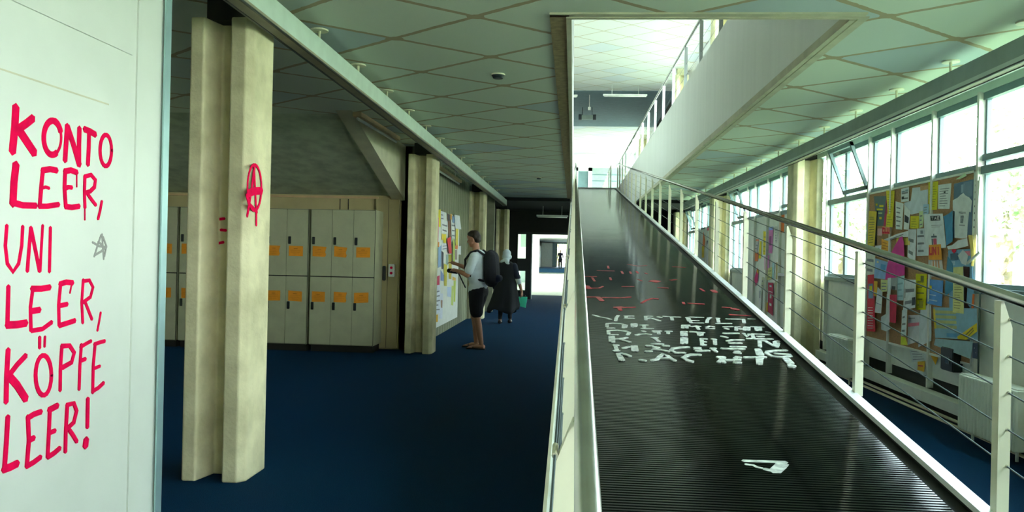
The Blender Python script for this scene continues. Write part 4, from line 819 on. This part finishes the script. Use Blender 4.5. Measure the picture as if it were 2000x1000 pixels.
# second bay papers
G2 = 'papers on the wall of the second window bay'
for pts, col, lab, kw in [
  ([(332, 150), (355, 150), (352, 285), (330, 285)], (.92, .20, .02), 'orange strip highest on the wall of the second window bay', dict(prints=[('r', .2, .35, .9, .42, (.6, .6, .6))])),
  ([(197, 275), (228, 280), (215, 455), (195, 450)], (.88, .66, .0), 'tall yellow strip in the second window bay', dict(lines=4, lc=(.5, .4, 0))),
  ([(237, 245), (271, 240), (262, 442), (235, 440)], (.78, .22, .60), 'tall violet-pink poster with a blue top in the second window bay', dict(prints=[('r', 0, 0, 1, .12, (.35, .45, .9)), ('r', .2, .35, .7, .7, (.35, .05, .25))])),
  ([(205, 460), (240, 455), (238, 570), (205, 565)], (.78, .25, .60), 'violet-pink sheet under the tall yellow strip', dict()),
  ([(169, 350), (182, 350), (178, 480), (160, 480)], (.88, .66, .02), 'slim yellow strip left of the tall one', dict()),
  ([(135, 437), (160, 435), (156, 502), (130, 500)], (.92, .22, .05), 'orange-red square in the second window bay', dict()),
  ([(140, 335), (163, 335), (162, 350), (140, 350)], (.92, .30, .20), 'small salmon scrap above the orange-red square', dict()),
  ([(148, 550), (162, 570), (150, 690), (128, 640)], (.80, .02, .22), 'crimson diamond-shaped sheet with an orange tip', dict(prints=[('r', .3, 0, .9, .25, (.92, .5, .02))], poly=[(150, 548), (160, 590), (155, 650), (140, 692), (128, 635), (140, 590)])),
  ([(232, 552), (262, 545), (260, 635), (225, 642)], (.78, .78, .30), 'pale yellow sheet in the second window bay', dict(lines=3, lc=(.4, .42, .15))),
  ([(290, 510), (307, 510), (303, 637), (290, 637)], (.50, .42, .16), 'olive brown strip in the second window bay', dict()),
  ([(263, 510), (279, 510), (275, 637), (261, 637)], (.45, .68, .75), 'light blue strip between the pale yellow sheet and the olive strip', dict()),
  ([(212, 590), (224, 588), (222, 655), (210, 655)], (.28, .45, .30), 'small green slip left of the pale yellow sheet', dict()),
  ([(205, 810), (232, 810), (230, 882), (205, 872)], (.92, .50, .02), 'orange square behind the dark red banner', dict()),
  ([(232, 660), (271, 665), (268, 912), (229, 880)], (.50, .01, .08), 'long dark red banner with white shapes', dict(prints=[('r', .3, .08, .7, .14, W_), ('r', .4, .36, .7, .5, W_), ('r', .3, .66, .7, .74, W_), ('r', .1, .28, .9, .30, W_)])),
  ([(284, 238), (302, 238), (300, 365), (284, 365)], (.66, .68, .62), 'grey printed strip near the top of the second window bay', dict(lines=5)),
  ([(308, 230), (330, 232), (326, 440), (306, 430)], (.80, .82, .80), 'long white strip near the right of the second window bay', dict(lines=3)),
  ([(142, 355), (160, 355), (150, 425), (128, 420)], (.72, .66, .68), 'pale pinkish slip under the salmon scrap', dict(lines=2)),
  ([(185, 620), (200, 620), (195, 705), (182, 700)], (.70, .72, .50), 'small pale olive slip right of the crimson diamond', dict(lines=2)),
  ([(285, 650), (300, 650), (292, 780), (280, 780)], (.68, .66, .45), 'pale khaki strip right of the dark red banner', dict()),
  ([(163, 700), (185, 700), (180, 860), (162, 850)], (.82, .84, .84), 'white sheet low on the left in the second window bay', dict(prints=[('r', .2, .15, .5, .5, (.3, .32, .38))]))]:
    F('B2', pts, col, lab, X=3.49, group=G2, **kw)
G3 = 'papers in the third window bay'
for pts, col, lab, kw in [
  ([(245, 510), (262, 590), (250, 690), (238, 640)], (.88, .22, .03), 'orange-red paper in the third window bay', dict()),
  ([(232, 640), (252, 640), (250, 742), (230, 742)], (.86, .62, .02), 'yellow paper below the orange-red one', dict()),
  ([(300, 640), (313, 640), (310, 745), (294, 745)], (.85, .15, .03), 'red-orange strip right in the third window bay', dict()),
  ([(278, 478), (298, 475), (298, 500), (280, 502)], (.85, .15, .22), 'small red-pink scrap high in the third window bay', dict()),
  ([(265, 590), (285, 590), (278, 640), (262, 640)], (.05, .06, .10), 'small black paper in the third window bay', dict()),
  ([(268, 660), (285, 600), (292, 700), (265, 790)], (.80, .82, .82), 'white creased sheet in the third window bay', dict())]:
    F('B3', pts, col, lab, X=3.49, group=G3, **kw)
# left corridor board
GL = 'flyers on the left corridor notice board'
BLK = (.03, .03, .05)
for pts, col, lab, kw in [
  ([(40, 118), (64, 118), (62, 300), (38, 312)], W_, 'tall white sheet at the left edge of the corridor board', dict()),
  ([(98, 68), (128, 75), (126, 142), (98, 138)], (.80, .84, .88), 'white slip in the top row right of the yellow strip', dict(lines=2)),
  ([(104, 130), (158, 148), (155, 247), (108, 232)], W_, 'white tilted sheet in the upper left of the corridor board', dict(lines=2)),
  ([(78, 58), (101, 55), (99, 190), (80, 186)], YE, 'yellow strip in the top row of the corridor board', dict()),
  ([(62, 120), (86, 118), (82, 312), (62, 302)], (.80, .10, .35), 'tall magenta strip on the corridor board', dict()),
  ([(152, 85), (176, 95), (183, 270), (160, 268)], (.22, .10, .06), 'dark brown strip on the corridor board', dict(prints=[('r', .1, .02, .6, .3, BLK)])),
  ([(176, 88), (188, 92), (186, 135), (174, 132)], (.88, .45, .10), 'small orange tab in the top row of the corridor board', dict()),
  ([(180, 132), (217, 140), (212, 282), (184, 280)], W_, 'white sheet in the upper middle of the corridor board', dict(lines=3)),
  ([(188, 105), (208, 112), (205, 160), (190, 155)], (.20, .35, .60), 'small blue slip in the top row of the corridor board', dict()),
  ([(205, 95), (245, 103), (258, 208), (214, 205)], (.84, .87, .92), 'white sheet at the top right corner of the corridor board', dict()),
  ([(218, 202), (236, 205), (232, 330), (214, 328)], (.80, .68, .04), 'yellow strip under the top right white sheet', dict()),
  ([(110, 240), (122, 245), (122, 290), (108, 288)], (.85, .60, .05), 'tiny amber slip under the white tilted sheet', dict()),
  ([(122, 245), (143, 245), (140, 312), (122, 310)], YE, 'short yellow slip in the middle of the corridor board', dict()),
  ([(62, 308), (90, 304), (88, 342), (62, 342)], (.90, .28, .04), 'orange square on the left of the corridor board', dict()),
  ([(48, 360), (76, 360), (72, 388), (48, 385)], (.92, .22, .05), 'orange-red scrap below the orange square', dict()),
  ([(107, 318), (162, 314), (158, 362), (107, 372)], (.78, .80, .86), 'white wide slip in the middle of the corridor board', dict(lines=2)),
  ([(150, 280), (178, 264), (186, 392), (165, 395)], (.80, .02, .03), 'bright red sheet in the middle of the corridor board', dict()),
  ([(195, 268), (211, 320), (208, 470), (195, 462)], (.52, .68, .12), 'lime green strip on the corridor board', dict()),
  ([(210, 330), (233, 330), (230, 362), (212, 357)], (.88, .30, .05), 'small orange note right of the lime strip', dict()),
  ([(238, 338), (256, 334), (256, 402), (238, 400)], W_, 'small white note at the right edge of the corridor board', dict()),
  ([(210, 365), (228, 365), (226, 440), (210, 440)], (.45, .35, .30), 'small brownish photo under the small orange note', dict()),
  ([(84, 350), (106, 328), (103, 492), (80, 502)], (.30, .48, .75), 'blue sheet in the left middle of the corridor board', dict()),
  ([(142, 400), (160, 400), (156, 482), (140, 482)], (.40, .55, .50), 'grey-green slip in the middle of the corridor board', dict()),
  ([(107, 372), (123, 386), (120, 512), (107, 512)], BLK, 'black strip beside the blue sheet', dict()),
  ([(30, 380), (76, 388), (75, 492), (56, 552)], W_, 'white pointed sheet at the left edge of the corridor board', dict(poly=[(30, 380), (76, 386), (75, 492), (56, 552), (36, 480)])),
  ([(125, 470), (152, 480), (146, 642), (127, 640)], (.72, .62, .04), 'long mustard strip in the middle of the corridor board', dict()),
  ([(160, 400), (187, 400), (182, 590), (162, 586)], (.66, .52, .04), 'mustard sheet right of the long mustard strip', dict()),
  ([(33, 500), (62, 520), (56, 602), (34, 602)], (.70, .66, .08), 'olive yellow sheet at the left edge of the corridor board', dict()),
  ([(100, 518), (126, 560), (122, 604), (100, 600)], (.25, .35, .65), 'small blue scrap below the black strip', dict()),
  ([(62, 572), (93, 560), (91, 632), (62, 636)], (.78, .05, .14), 'crimson square on the left of the corridor board', dict()),
  ([(192, 568), (216, 580), (215, 602), (190, 597)], (.85, .50, .06), 'small orange tab on the lower right of the corridor board', dict()),
  ([(200, 602), (216, 602), (212, 762), (200, 762)], (.62, .72, .12), 'right-hand lime strip at the bottom of the corridor board', dict()),
  ([(185, 640), (200, 640), (196, 792), (180, 786)], (.66, .76, .20), 'left-hand lime strip at the bottom of the corridor board', dict()),
  ([(150, 648), (182, 650), (179, 727), (150, 722)], (.60, .70, .88), 'pale blue sheet in the lower middle of the corridor board', dict()),
  ([(28, 770), (50, 790), (50, 862), (28, 852)], BLK, 'black sheet at the lower left of the corridor board', dict()),
  ([(95, 698), (120, 700), (112, 892), (88, 892)], (.78, .82, .90), 'narrow white sheet hanging lowest on the corridor board', dict()),
  ([(98, 750), (115, 750), (112, 812), (98, 802)], (.35, .22, .15), 'small brown scrap on the narrow white sheet', dict()),
  ([(35, 650), (97, 630), (102, 850), (48, 852)], (.82, .86, .94), 'large white typed sheet at the lower left of the corridor board', dict(lines=5)),
  ([(28, 866), (80, 860), (78, 916), (30, 922)], (.88, .50, .02), 'orange sheet at the very bottom left of the corridor board', dict())]:
    F('L', pts, col, lab, X=-2.343, side=-1, group=GL, **kw)

# ================================================================== RADIATORS, PIPES
def radiator(y0, y1, label):
    t = thing('radiator', label, 'radiator', (3.28, (y0+y1)/2, .1), 'white ribbed radiators under the windows'); n = int((y1-y0)/.05)
    mb = MB()
    for i in range(n):
        y = y0+(i+.5)*(y1-y0)/n; w2 = (y1-y0)/n*.42
        P = []
        for a in range(0, 360, 30):
            ca, sa = math.cos(math.radians(a)), math.sin(math.radians(a)); P.append((3.285+.085*(abs(ca)**.5)*(1 if ca > 0 else -1), y+w2*(abs(sa)**.8)*(1 if sa > 0 else -1), .11))
        mb.prism(P, (0, 0, .445))
    mb.box(3.225, 3.345, y0+.01, y1-.01, .125, .54)
    o = mb.build('ribbed_body', 'radiator_white', t); bv = o.modifiers.new('b', 'BEVEL'); bv.width = .008; bv.segments = 2; bv.limit_method = 'ANGLE'
    MB().bbox(3.21, 3.36, y0, y1, .53, .565, .012).build('top_header', 'radiator_white', t)
    MB().tube([(3.285, y0-.06, .5), (3.285, y0+.01, .5)], .012, 10).build('pipe_stub', 'radiator_white', t)
    MB().tube([(3.285, y0-.075, .47), (3.285, y0-.075, .54)], .022, 12).build('valve', 'lock_black', t, label='black valve knob')
    for y in (y0+.12, y1-.1): MB().tube([(3.285, y, .02), (3.285, y, .14)], .012, 8).build('foot', 'radiator_white', t)
radiator(6.0, 6.87, 'white ribbed radiator under the nearest window, right below the metal wall box')
radiator(9.56, 10.31, 'white ribbed radiator left of the cork board, near the concrete column')
radiator(5.32, 5.76, 'white radiator at the right edge of the photo, mostly cut off')
for xx, zz in ((3.42, .07), (3.38, .04)):
    tag(MB().tube([(xx, -4, zz), (xx, 21.5, zz)], .014, 8).build('heating_pipe', 'wall_cream', smooth=True), 'cream heating pipe, %s of the pair along the window wall' % ('upper' if zz > .05 else 'lower'), 'pipe', 'heating pipes along the window wall')
tag(MB().tube([(3.44, 7.02, .37), (3.44, 7.02, 1.24)], .008, 8).build('heating_pipe', 'steel_wire', smooth=True), 'thin dark riser pipe right of the cork board', 'pipe')

# ================================================================== LAMPS, CEILING FITTINGS
def tube_lamp(a, b, z, label, drop=0.0, m='lamp_body', ceil=CZ):
    a, b = Vector((a[0], a[1], z)), Vector((b[0], b[1], z)); c = (a+b)/2
    t = thing('fluorescent_lamp', label, 'lamp', c); d = (b-a).normalized(); s = Vector((-d.y, d.x, 0))*.05
    MB().prism([a-s, a+s, b+s, b-s], (0, 0, .05)).build('housing', m, t)
    MB().tube([a+d*.03-Vector((0, 0, .02)), b-d*.03-Vector((0, 0, .02))], .018, 10).build('tube', 'lamp_body', t, smooth=True)
    for k in (.2, .8):
        p = a.lerp(b, k); MB().tube([p+Vector((0, 0, .05)), Vector((p.x, p.y, ceil))], .008, 6).build('rod', 'lamp_body', t)
tube_lamp((-2.47, 8.84), (-2.43, 10.7), 2.99, 'long ceiling tube lamp left of the beam, above the locker bay', m='tube_warm')
tube_lamp((-2.27, 12.85), (-2.27, 15.6), 2.87, 'ceiling tube lamp along the fluted corridor wall', m='tube_warm')
tube_lamp((-1.12, 24), (-.17, 24), 2.66, 'pale tube lamp hanging in the dark end of the corridor', ceil=2.98)
a, b_ = onY(1178, 187, 27), onY(1264, 187, 27)
tube_lamp((a.x, 27), (b_.x, 27), a.z, 'white tube lamp under the upper ceiling, right one', ceil=UC)
a, b_ = onY(1085, 188, 27), onY(1128, 188, 27)
tube_lamp((a.x, 27), (b_.x, 27), a.z, 'white tube lamp cut off by the left edge of the opening', ceil=UC)
a = onY(1151, 212, 28.6)
t = thing('pendant_sensor', 'small white pendant fitting hanging from the upper ceiling', 'fitting', (a.x, 28.6, a.z))
MB().tube([(a.x, 28.6, a.z), (a.x, 28.6, UC)], .012, 8).build('rod', 'lamp_body', t); MB().box(a.x-.05, a.x+.05, 28.55, 28.65, a.z-.05, a.z+.05).build('box', 'lamp_body', t)
a, b_ = onY(1130, 229, 31), onY(1164, 230, 31)
t = thing('hanging_lamp', 'dark horizontal hanging fixture with black ends beyond the upper lamps', 'lamp', (a.x, 31, a.z))
MB().bbox(a.x+.1, b_.x-.1, 30.95, 31.05, a.z-.08, a.z+.08, .01).build('body', 'beam_grey', t)
MB().box(a.x, a.x+.12, 30.93, 31.07, a.z-.1, a.z+.1).build('end_cap', 'lamp_dark', t); MB().box(b_.x-.12, b_.x, 30.93, 31.07, a.z-.1, a.z+.1).build('end_cap', 'lamp_dark', t)
for x in (a.x+.15, b_.x-.15): MB().tube([(x, 31, a.z+.08), (x, 31, UC)], .01, 6).build('rod', 'lamp_dark', t)
for x, y, r, l in ((-.70, 7.07, .062, 'black round ceiling disc over the corridor, the nearer one'), (-.73, 16.27, .05, 'small dark ceiling detector far along the corridor')):
    t = thing('ceiling_detector', l, 'detector', (x, y, CZ-.02))
    MB().tube([(x, y, CZ-.012), (x, y, CZ-.001)], r, 24).build('rim', 'post_cream', t); MB().tube([(x, y, CZ-.04), (x, y, CZ-.012)], [r*.7, r*.95], 24).build('disc', 'lamp_dark', t)
# ================================================================== PEOPLE
def frame(base, ang):
    c, s = math.cos(ang), math.sin(ang); Fv = Vector((c, s, 0)); Lv = Vector((-s, c, 0)); B = Vector(base)
    return lambda f, l, z: B+Fv*f+Lv*l+Vector((0, 0, z))
def hand(mb, P, wr, pd, up, sgn, curl=.5, sc=1.0):
    # wr wrist point, pd pointing direction, up = direction out of the back of the hand (world vectors)
    pd = pd.normalized(); up = (up-pd*up.dot(pd)).normalized(); sd = pd.cross(up)*sgn
    palm = [wr, wr+pd*.05*sc, wr+pd*.09*sc]
    mb.limb(palm, [.024*sc, .030*sc, .027*sc])
    mb.limb([wr+pd*.03+sd*.015, wr+pd*.085+sd*.022], [.018*sc, .016*sc]); mb.limb([wr+pd*.03-sd*.015, wr+pd*.085-sd*.022], [.018*sc, .016*sc])
    for k, (o, ln) in enumerate(((-.031, .062), (-.0105, .075), (.0105, .080), (.031, .070))):
        a = wr+pd*.088*sc+sd*o*sc; d1 = (pd-up*curl*.5).normalized(); d2 = (pd-up*curl*1.3).normalized(); d3 = (pd-up*curl*2.2).normalized()
        b = a+d1*ln*.45*sc; c = b+d2*ln*.33*sc; d = c+d3*ln*.26*sc
        mb.limb([a, b, c, d], [.0095*sc, .009*sc, .0085*sc, .0075*sc])
    a = wr+pd*.025*sc+sd*.026*sc; b = a+(sd+pd*.8).normalized()*.035*sc; c = b+(pd-up*.5*curl).normalized()*.035*sc
    mb.limb([a, b, c], [.013*sc, .011*sc, .009*sc])
def head(mb, P, f, z, tilt=0.0):
    # P frame; head centre at (f,0,z); faces +f
    c = lambda a, l, h: P(f+a*math.cos(tilt)+h*math.sin(tilt), l, z+h*math.cos(tilt)-a*math.sin(tilt))
    def E(a, l, h, r): mb.ell(c(a, l, h), (r, r, r), seg=12, ring=8)
    for a, l, h, r in ((-.02, 0, .035, .080), (.01, 0, .03, .078), (.02, .02, .0, .062), (.02, -.02, 0, .062), (.035, 0, -.03, .055), (.05, 0, -.065, .042), (.062, 0, -.088, .026), (.03, .035, -.04, .035), (.03, -.035, -.04, .035), (.06, 0, .055, .045), (-.05, 0, .0, .055)): E(a, l, h, r)
    mb.limb([c(.083, 0, .02), c(.103, 0, -.005), c(.108, 0, -.018)], [.010, .012, .014]); E(.094, .012, -.02, .009); E(.094, -.012, -.02, .009)
    E(.088, 0, -.050, .014); E(.085, .012, -.050, .010); E(.085, -.012, -.050, .010); E(.083, 0, -.064, .014)
    for s_ in (1, -1):
        mb.limb([c(-.005, s_*.074, .022), c(-.015, s_*.082, .008), c(-.008, s_*.076, -.022)], [.012, .012, .009]); E(.078, s_*.03, .034, .016); E(.07, s_*.04, .0, .02)
    return c
# --- man at the board: seen from his left side, looking at the flyers
mp = (-1.47, 12.3, 0); P = frame(mp, math.pi-.26)
t = thing('person', 'young man in white T-shirt and black shorts reading the notice board', 'person', mp)
mb = MB()
c = head(mb, P, .075, 1.695, .22)
mb.limb([P(.0, 0, 1.44), P(.03, 0, 1.53), P(.05, 0, 1.62)], [.07, .057, .055])
mb.limb([P(-.01, .0, .96), P(-.02, 0, 1.12), P(.0, 0, 1.28), P(.0, 0, 1.40)], [.12, .12, .13, .12]); mb.limb([P(-.01, .09, 1.40), P(-.01, -.09, 1.40)], [.09, .09]); mb.limb([P(-.02, .07, .93), P(-.02, -.07, .93)], [.11, .11])
EL, WL_ = P(.07, .25, 1.14), P(.30, .17, 1.21); mb.limb([P(-.01, .19, 1.42), P(.02, .225, 1.30), EL, P(.18, .215, 1.18), WL_], [.06, .05, .040, .037, .027])
ER, WR_ = P(.20, -.24, 1.20), P(.40, -.12, 1.30); mb.limb([P(-.01, -.19, 1.42), P(.1, -.22, 1.30), ER, P(.30, -.18, 1.255), WR_], [.06, .048, .040, .036, .027])
hand(mb, P, WL_, P(.6, -.25, 1.23)-P(.3, -.0, 1.22), Vector((0, 0, 1)), 1, .9)
hand(mb, P, WR_, P(1, 0, .25)-P(0, 0, 0), Vector((0, 0, 1)), 1, .35)
for s_, fx, fk in ((1, -.10, -.05), (-1, .06, .07)):
    mb.limb([P(-.02, s_*.09, .90), P(fk*.5, s_*.095, .70), P(fk+.01, s_*.095, .50), P(fk-.02, s_*.095, .36), P(fx-.02, s_*.095, .10)], [.095, .078, .055, .056, .036])
    mb.limb([P(fx-.05, s_*.095, .045), P(fx+.05, s_*.10, .045), P(fx+.14, s_*.105, .025), P(fx+.19, s_*.105, .018)], [.036, .036, .026, .018])
mb.build('body', 'skin', t, remesh=.0065)
# hair
mb = MB()
for a, l, h, r in ((-.03, 0, .06, .080), (.01, 0, .075, .072), (-.06, 0, .02, .064), (.05, 0, .092, .042), (-.06, .02, -.02, .05), (-.06, -.02, -.02, .05), (-.035, .045, .03, .045), (-.035, -.045, .03, .045), (.0, .05, .07, .04), (.0, -.05, .07, .04)): mb.ell(c(a, l, h), (r, r, r), seg=12, ring=8)
mb.build('hair', 'hair_dark', t, remesh=.009, label='short dark brown hair')
mb = MB()
mb.limb([P(-.01, 0, .98), P(-.01, 0, 1.12), P(.0, 0, 1.28), P(.0, 0, 1.41)], [.145, .138, .15, .135]); mb.limb([P(-.01, .11, 1.40), P(-.01, -.11, 1.40)], [.098, .098]); mb.limb([P(-.01, .07, .92), P(-.01, -.07, .92)], [.135, .135]); mb.limb([P(0, .07, 1.1), P(0, -.07, 1.1)], [.125, .125])
mb.limb([P(-.01, .19, 1.42), P(.02, .225, 1.30), P(.045, .24, 1.22)], [.078, .072, .074]); mb.limb([P(-.01, -.19, 1.42), P(.1, -.22, 1.30), P(.14, -.23, 1.26)], [.078, .07, .072])
mb.build('t_shirt', 'cloth_white', t, remesh=.011, label='loose white T-shirt')
mb = MB()
mb.limb([P(-.02, .07, .90), P(-.02, -.07, .90)], [.133, .133])
for s_, fk in ((1, -.05), (-1, .07)): mb.limb([P(-.02, s_*.085, .88), P(fk*.5, s_*.098, .68), P(fk*.7, s_*.098, .58)], [.128, .112, .105])
mb.build('shorts', 'cloth_black', t, remesh=.011, label='black knee-length shorts')
for s_, fx in ((1, -.10), (-1, .06)):
    mb = MB(); mb.limb([P(fx-.06, s_*.095, .012), P(fx+.06, s_*.1, .012), P(fx+.19, s_*.105, .012)], [.032, .038, .034]); 
    for v in mb.v: v.z = max(0.001, min(v.z, .02))
    mb.limb([P(fx+.10, s_*.1-.045, .02), P(fx+.10, s_*.1, .062), P(fx+.10, s_*.1+.045, .02)], [.008, .008, .008])
    mb.build('sandal', 'rubber_black', t)
# backpack
bp_ = thing('backpack', 'black backpack on the back of the man in the white T-shirt', 'backpack', P(-.22, 0, 1.0))
mb = MB(); mb.limb([P(-.24, .06, 1.10), P(-.22, .06, 1.42)], [.11, .10]); mb.limb([P(-.24, -.06, 1.10), P(-.22, -.06, 1.42)], [.11, .10]); mb.limb([P(-.235, .0, 1.08), P(-.22, .0, 1.44)], [.12, .10]); mb.build('bag_body', 'cloth_black', bp_, remesh=.012)
mb = MB(); mb.limb([P(-.34, .04, 1.10), P(-.34, -.04, 1.10), ], [.06, .06]); mb.build('front_pocket', 'cloth_navy', bp_, remesh=.01)
for s_ in (1, -1): MB().limb([P(-.14, s_*.11, 1.46), P(-.04, s_*.13, 1.525), P(.07, s_*.13, 1.49), P(.155, s_*.14, 1.38), P(.14, s_*.165, 1.22), P(.02, s_*.165, 1.10), P(-.15, s_*.13, 1.06)], [.018]*7).build('shoulder_strap', 'cloth_black', bp_, smooth=True)
hh = P(.40, .07, 1.20)
pc = thing('camera_pouch', 'small black object held in front by the man at the board', 'pouch', hh)
mb = MB(); mb.limb([hh+Vector((-.05, -.01, 0)), hh+Vector((.07, -.02, -.01))], [.036, .040]); mb.build('pouch', 'cloth_black', pc, remesh=.008)
MB().limb([hh+Vector((.06, -.02, .02)), hh+Vector((.12, -.05, -.06)), P(.17, .17, 1.02), P(.14, .15, .95)], [.010, .010, .010, .010]).build('strap', 'cloth_black', pc, smooth=True)
# --- woman walking away
wp = (-1.42, 17.0, 0); Q = frame(wp, math.pi/2-.08)
t = thing('person', 'woman with a white headscarf and long dark coat walking away down the corridor', 'person', wp)
mb = MB(); c = head(mb, Q, .05, 1.46, .12)
mb.limb([Q(0, 0, 1.26), Q(.02, 0, 1.36), Q(.03, 0, 1.40)], [.065, .052, .05])
mb.limb([Q(0, 0, .86), Q(0, 0, 1.0), Q(0, 0, 1.2)], [.14, .12, .12]); mb.limb([Q(0, .09, 1.23), Q(0, -.09, 1.23)], [.085, .085])
WH = Q(.02, -.345, .69); mb.limb([Q(0, -.175, 1.24), Q(-.02, -.235, 1.02), Q(.0, -.30, .84), WH], [.055, .046, .038, .026])
hand(mb, Q, WH, Vector((.05, 0, -1)), Q(0, -1, 0)-Q(0, 0, 0), 1, .9, .92)
W2 = Q(.12, .25, .72); mb.limb([Q(0, .175, 1.24), Q(-.02, .235, 1.0), Q(.05, .26, .85), W2], [.055, .046, .038, .026]); hand(mb, Q, W2, Vector((0, .1, -1)), Q(0, 1, 0)-Q(0, 0, 0), -1, .7, .92)
for s_, fx in ((1, -.14), (-1, .12)):
    mb.limb([Q(0, s_*.08, .80), Q(fx*.5, s_*.085, .46), Q(fx, s_*.085, .10)], [.095, .058, .036]); mb.limb([Q(fx-.04, s_*.085, .045), Q(fx+.12, s_*.09, .028)], [.034, .022])
mb.build('body', 'skin', t, remesh=.0065)
mb = MB()
for a, l, h, r in ((-.03, 0, .04, .092), (.01, 0, .045, .088), (-.05, 0, -.01, .08), (-.04, 0, -.07, .07), (.0, .05, -.03, .06), (.0, -.05, -.03, .06), (-.03, 0, -.12, .07)): mb.ell(c(a, l, h), (r, r, r), seg=12, ring=8)
mb.limb([c(-.07, 0, -.10), c(-.10, -.03, -.17), c(-.10, -.10, -.24)], [.05, .045, .018]); mb.limb([c(-.06, .0, -.12), c(-.06, .08, -.15)], [.06, .05])
mb.build('headscarf', 'cloth_white', t, remesh=.009, label='white headscarf tied at the nape')
# coat: lofted flared skirt + bodice
mb = MB(); rings = [(1.33, .10, .08, 0), (1.27, .20, .11, 0), (1.15, .215, .14, 0), (1.0, .20, .14, 0), (.85, .225, .16, 0), (.7, .25, .18, -.01), (.5, .275, .20, -.02), (.36, .29, .22, -.04), (.27, .27, .22, -.05)]
b0 = len(mb.v); N = 36
for i, (z, rl, rf, sh) in enumerate(rings):
    for k in range(N):
        an = 2*math.pi*k/N; fo = 1+(.10*math.sin(7*an+.5)+.05*math.sin(11*an))*max(0, (1.0-z))/.75
        dr = (.05*max(0, math.cos(an-2.0))*max(0, .6-z)/.35)
        mb.v.append(Q(rf*math.cos(an)*fo+sh, rl*math.sin(an)*fo+dr*2, z+(.05*math.sin(3*an) if z < .4 else 0)))
for i in range(len(rings)-1):
    for k in range(N): mb.f.append((b0+i*N+k, b0+i*N+(k+1) % N, b0+(i+1)*N+(k+1) % N, b0+(i+1)*N+k))
mb.f.append(tuple(b0+k for k in range(N)))
mb.m = [0]*len(mb.f)
o = mb.build('coat', 'cloth_black', t, smooth=True, label='long black flared coat'); sm = o.modifiers.new('thick', 'SOLIDIFY'); sm.thickness = .012
mb = MB(); mb.limb([Q(0, -.17, 1.23), Q(-.02, -.23, 1.04), Q(-.01, -.255, .99)], [.078, .068, .066]); mb.limb([Q(0, .17, 1.23), Q(-.02, .235, 1.0), Q(.05, .26, .85), Q(.10, .255, .76)], [.078, .064, .055, .05]); mb.build('coat_sleeves', 'cloth_navy', t, remesh=.012, label='dark blue sleeves')
mb = MB(); mb.limb([Q(-.012, -.25, .985), Q(-.005, -.285, .89)], [.058, .055]); mb.build('cuff', 'cloth_white', t, smooth=True, label='white rolled cuff of the right sleeve')
for s_, fx in ((1, -.14), (-1, .12)):
    mb = MB(); mb.limb([Q(fx*.6, s_*.085, .42), Q(fx, s_*.085, .12)], [.060, .042]); mb.build('stocking', 'cloth_black', t, smooth=True)
    mb = MB(); mb.limb([Q(fx-.05, s_*.085, .045), Q(fx+.06, s_*.088, .04), Q(fx+.15, s_*.09, .028)], [.042, .040, .026]); mb.build('shoe', 'rubber_black', t, remesh=.008)
hb = WH+Vector((0.0, .02, -.09))
g = thing('tote_bag', 'mint green bag carried in the right hand of the woman with the headscarf', 'bag', hb)
MB().prism([hb+Vector((-.10, -.04, -.02)), hb+Vector((.12, -.04, -.02)), hb+Vector((.09, -.04, -.25)), hb+Vector((-.03, -.04, -.22))], (0, .08, 0)).build('bag_body', 'bag_teal', g)
MB().tube([hb+Vector((-.07, 0, -.03)), hb+Vector((-.03, 0, .02)), hb+Vector((.02, 0, .03)), hb+Vector((.07, 0, .02)), hb+Vector((.10, 0, -.03))], .008, 8).build('handle', 'rubber_black', g, smooth=True)
# --- distant silhouette
dp = onY(1094, 521, 77); R_ = frame((dp.x, 77, .36), -math.pi/2)
t = thing('person', 'distant person in dark clothes standing against the bright far door', 'person', (dp.x, 77, .36))
mb = MB(); head(mb, R_, .04, 1.66, 0); mb.limb([R_(0, 0, 1.42), R_(.02, 0, 1.58)], [.06, .05])
for s_ in (1, -1):
    mb.limb([R_(0, s_*.19, 1.42), R_(0, s_*.25, 1.15), R_(.06, s_*.24, .92)], [.05, .042, .03]); hand(mb, R_, R_(.06, s_*.24, .92), Vector((0, 0, -1)), R_(0, s_, 0)-R_(0, 0, 0), s_, .5)
    mb.limb([R_(0, s_*.09, .9), R_(0, s_*.1, .5), R_(-.02, s_*.1, .1)], [.09, .06, .04]); mb.limb([R_(-.05, s_*.1, .04), R_(.14, s_*.1, .03)], [.035, .025])
mb.limb([R_(0, 0, .95), R_(0, 0, 1.35)], [.13, .13]); mb.build('body', 'skin', t, remesh=.010)
mb = MB(); mb.limb([R_(0, 0, .92), R_(0, 0, 1.12), R_(0, 0, 1.38)], [.15, .14, .15]); mb.limb([R_(0, .12, 1.41), R_(0, -.12, 1.41)], [.09, .09])
for s_ in (1, -1): mb.limb([R_(0, s_*.19, 1.42), R_(0, s_*.25, 1.15), R_(.05, s_*.24, .98)], [.07, .06, .05])
mb.build('jacket', 'cloth_navy', t, remesh=.014)
mb = MB(); mb.limb([R_(0, .07, .9), R_(0, -.07, .9)], [.12, .12])
for s_ in (1, -1): mb.limb([R_(0, s_*.09, .88), R_(0, s_*.1, .5), R_(-.02, s_*.1, .1)], [.11, .085, .07])
mb.build('trousers', 'cloth_black', t, remesh=.014)
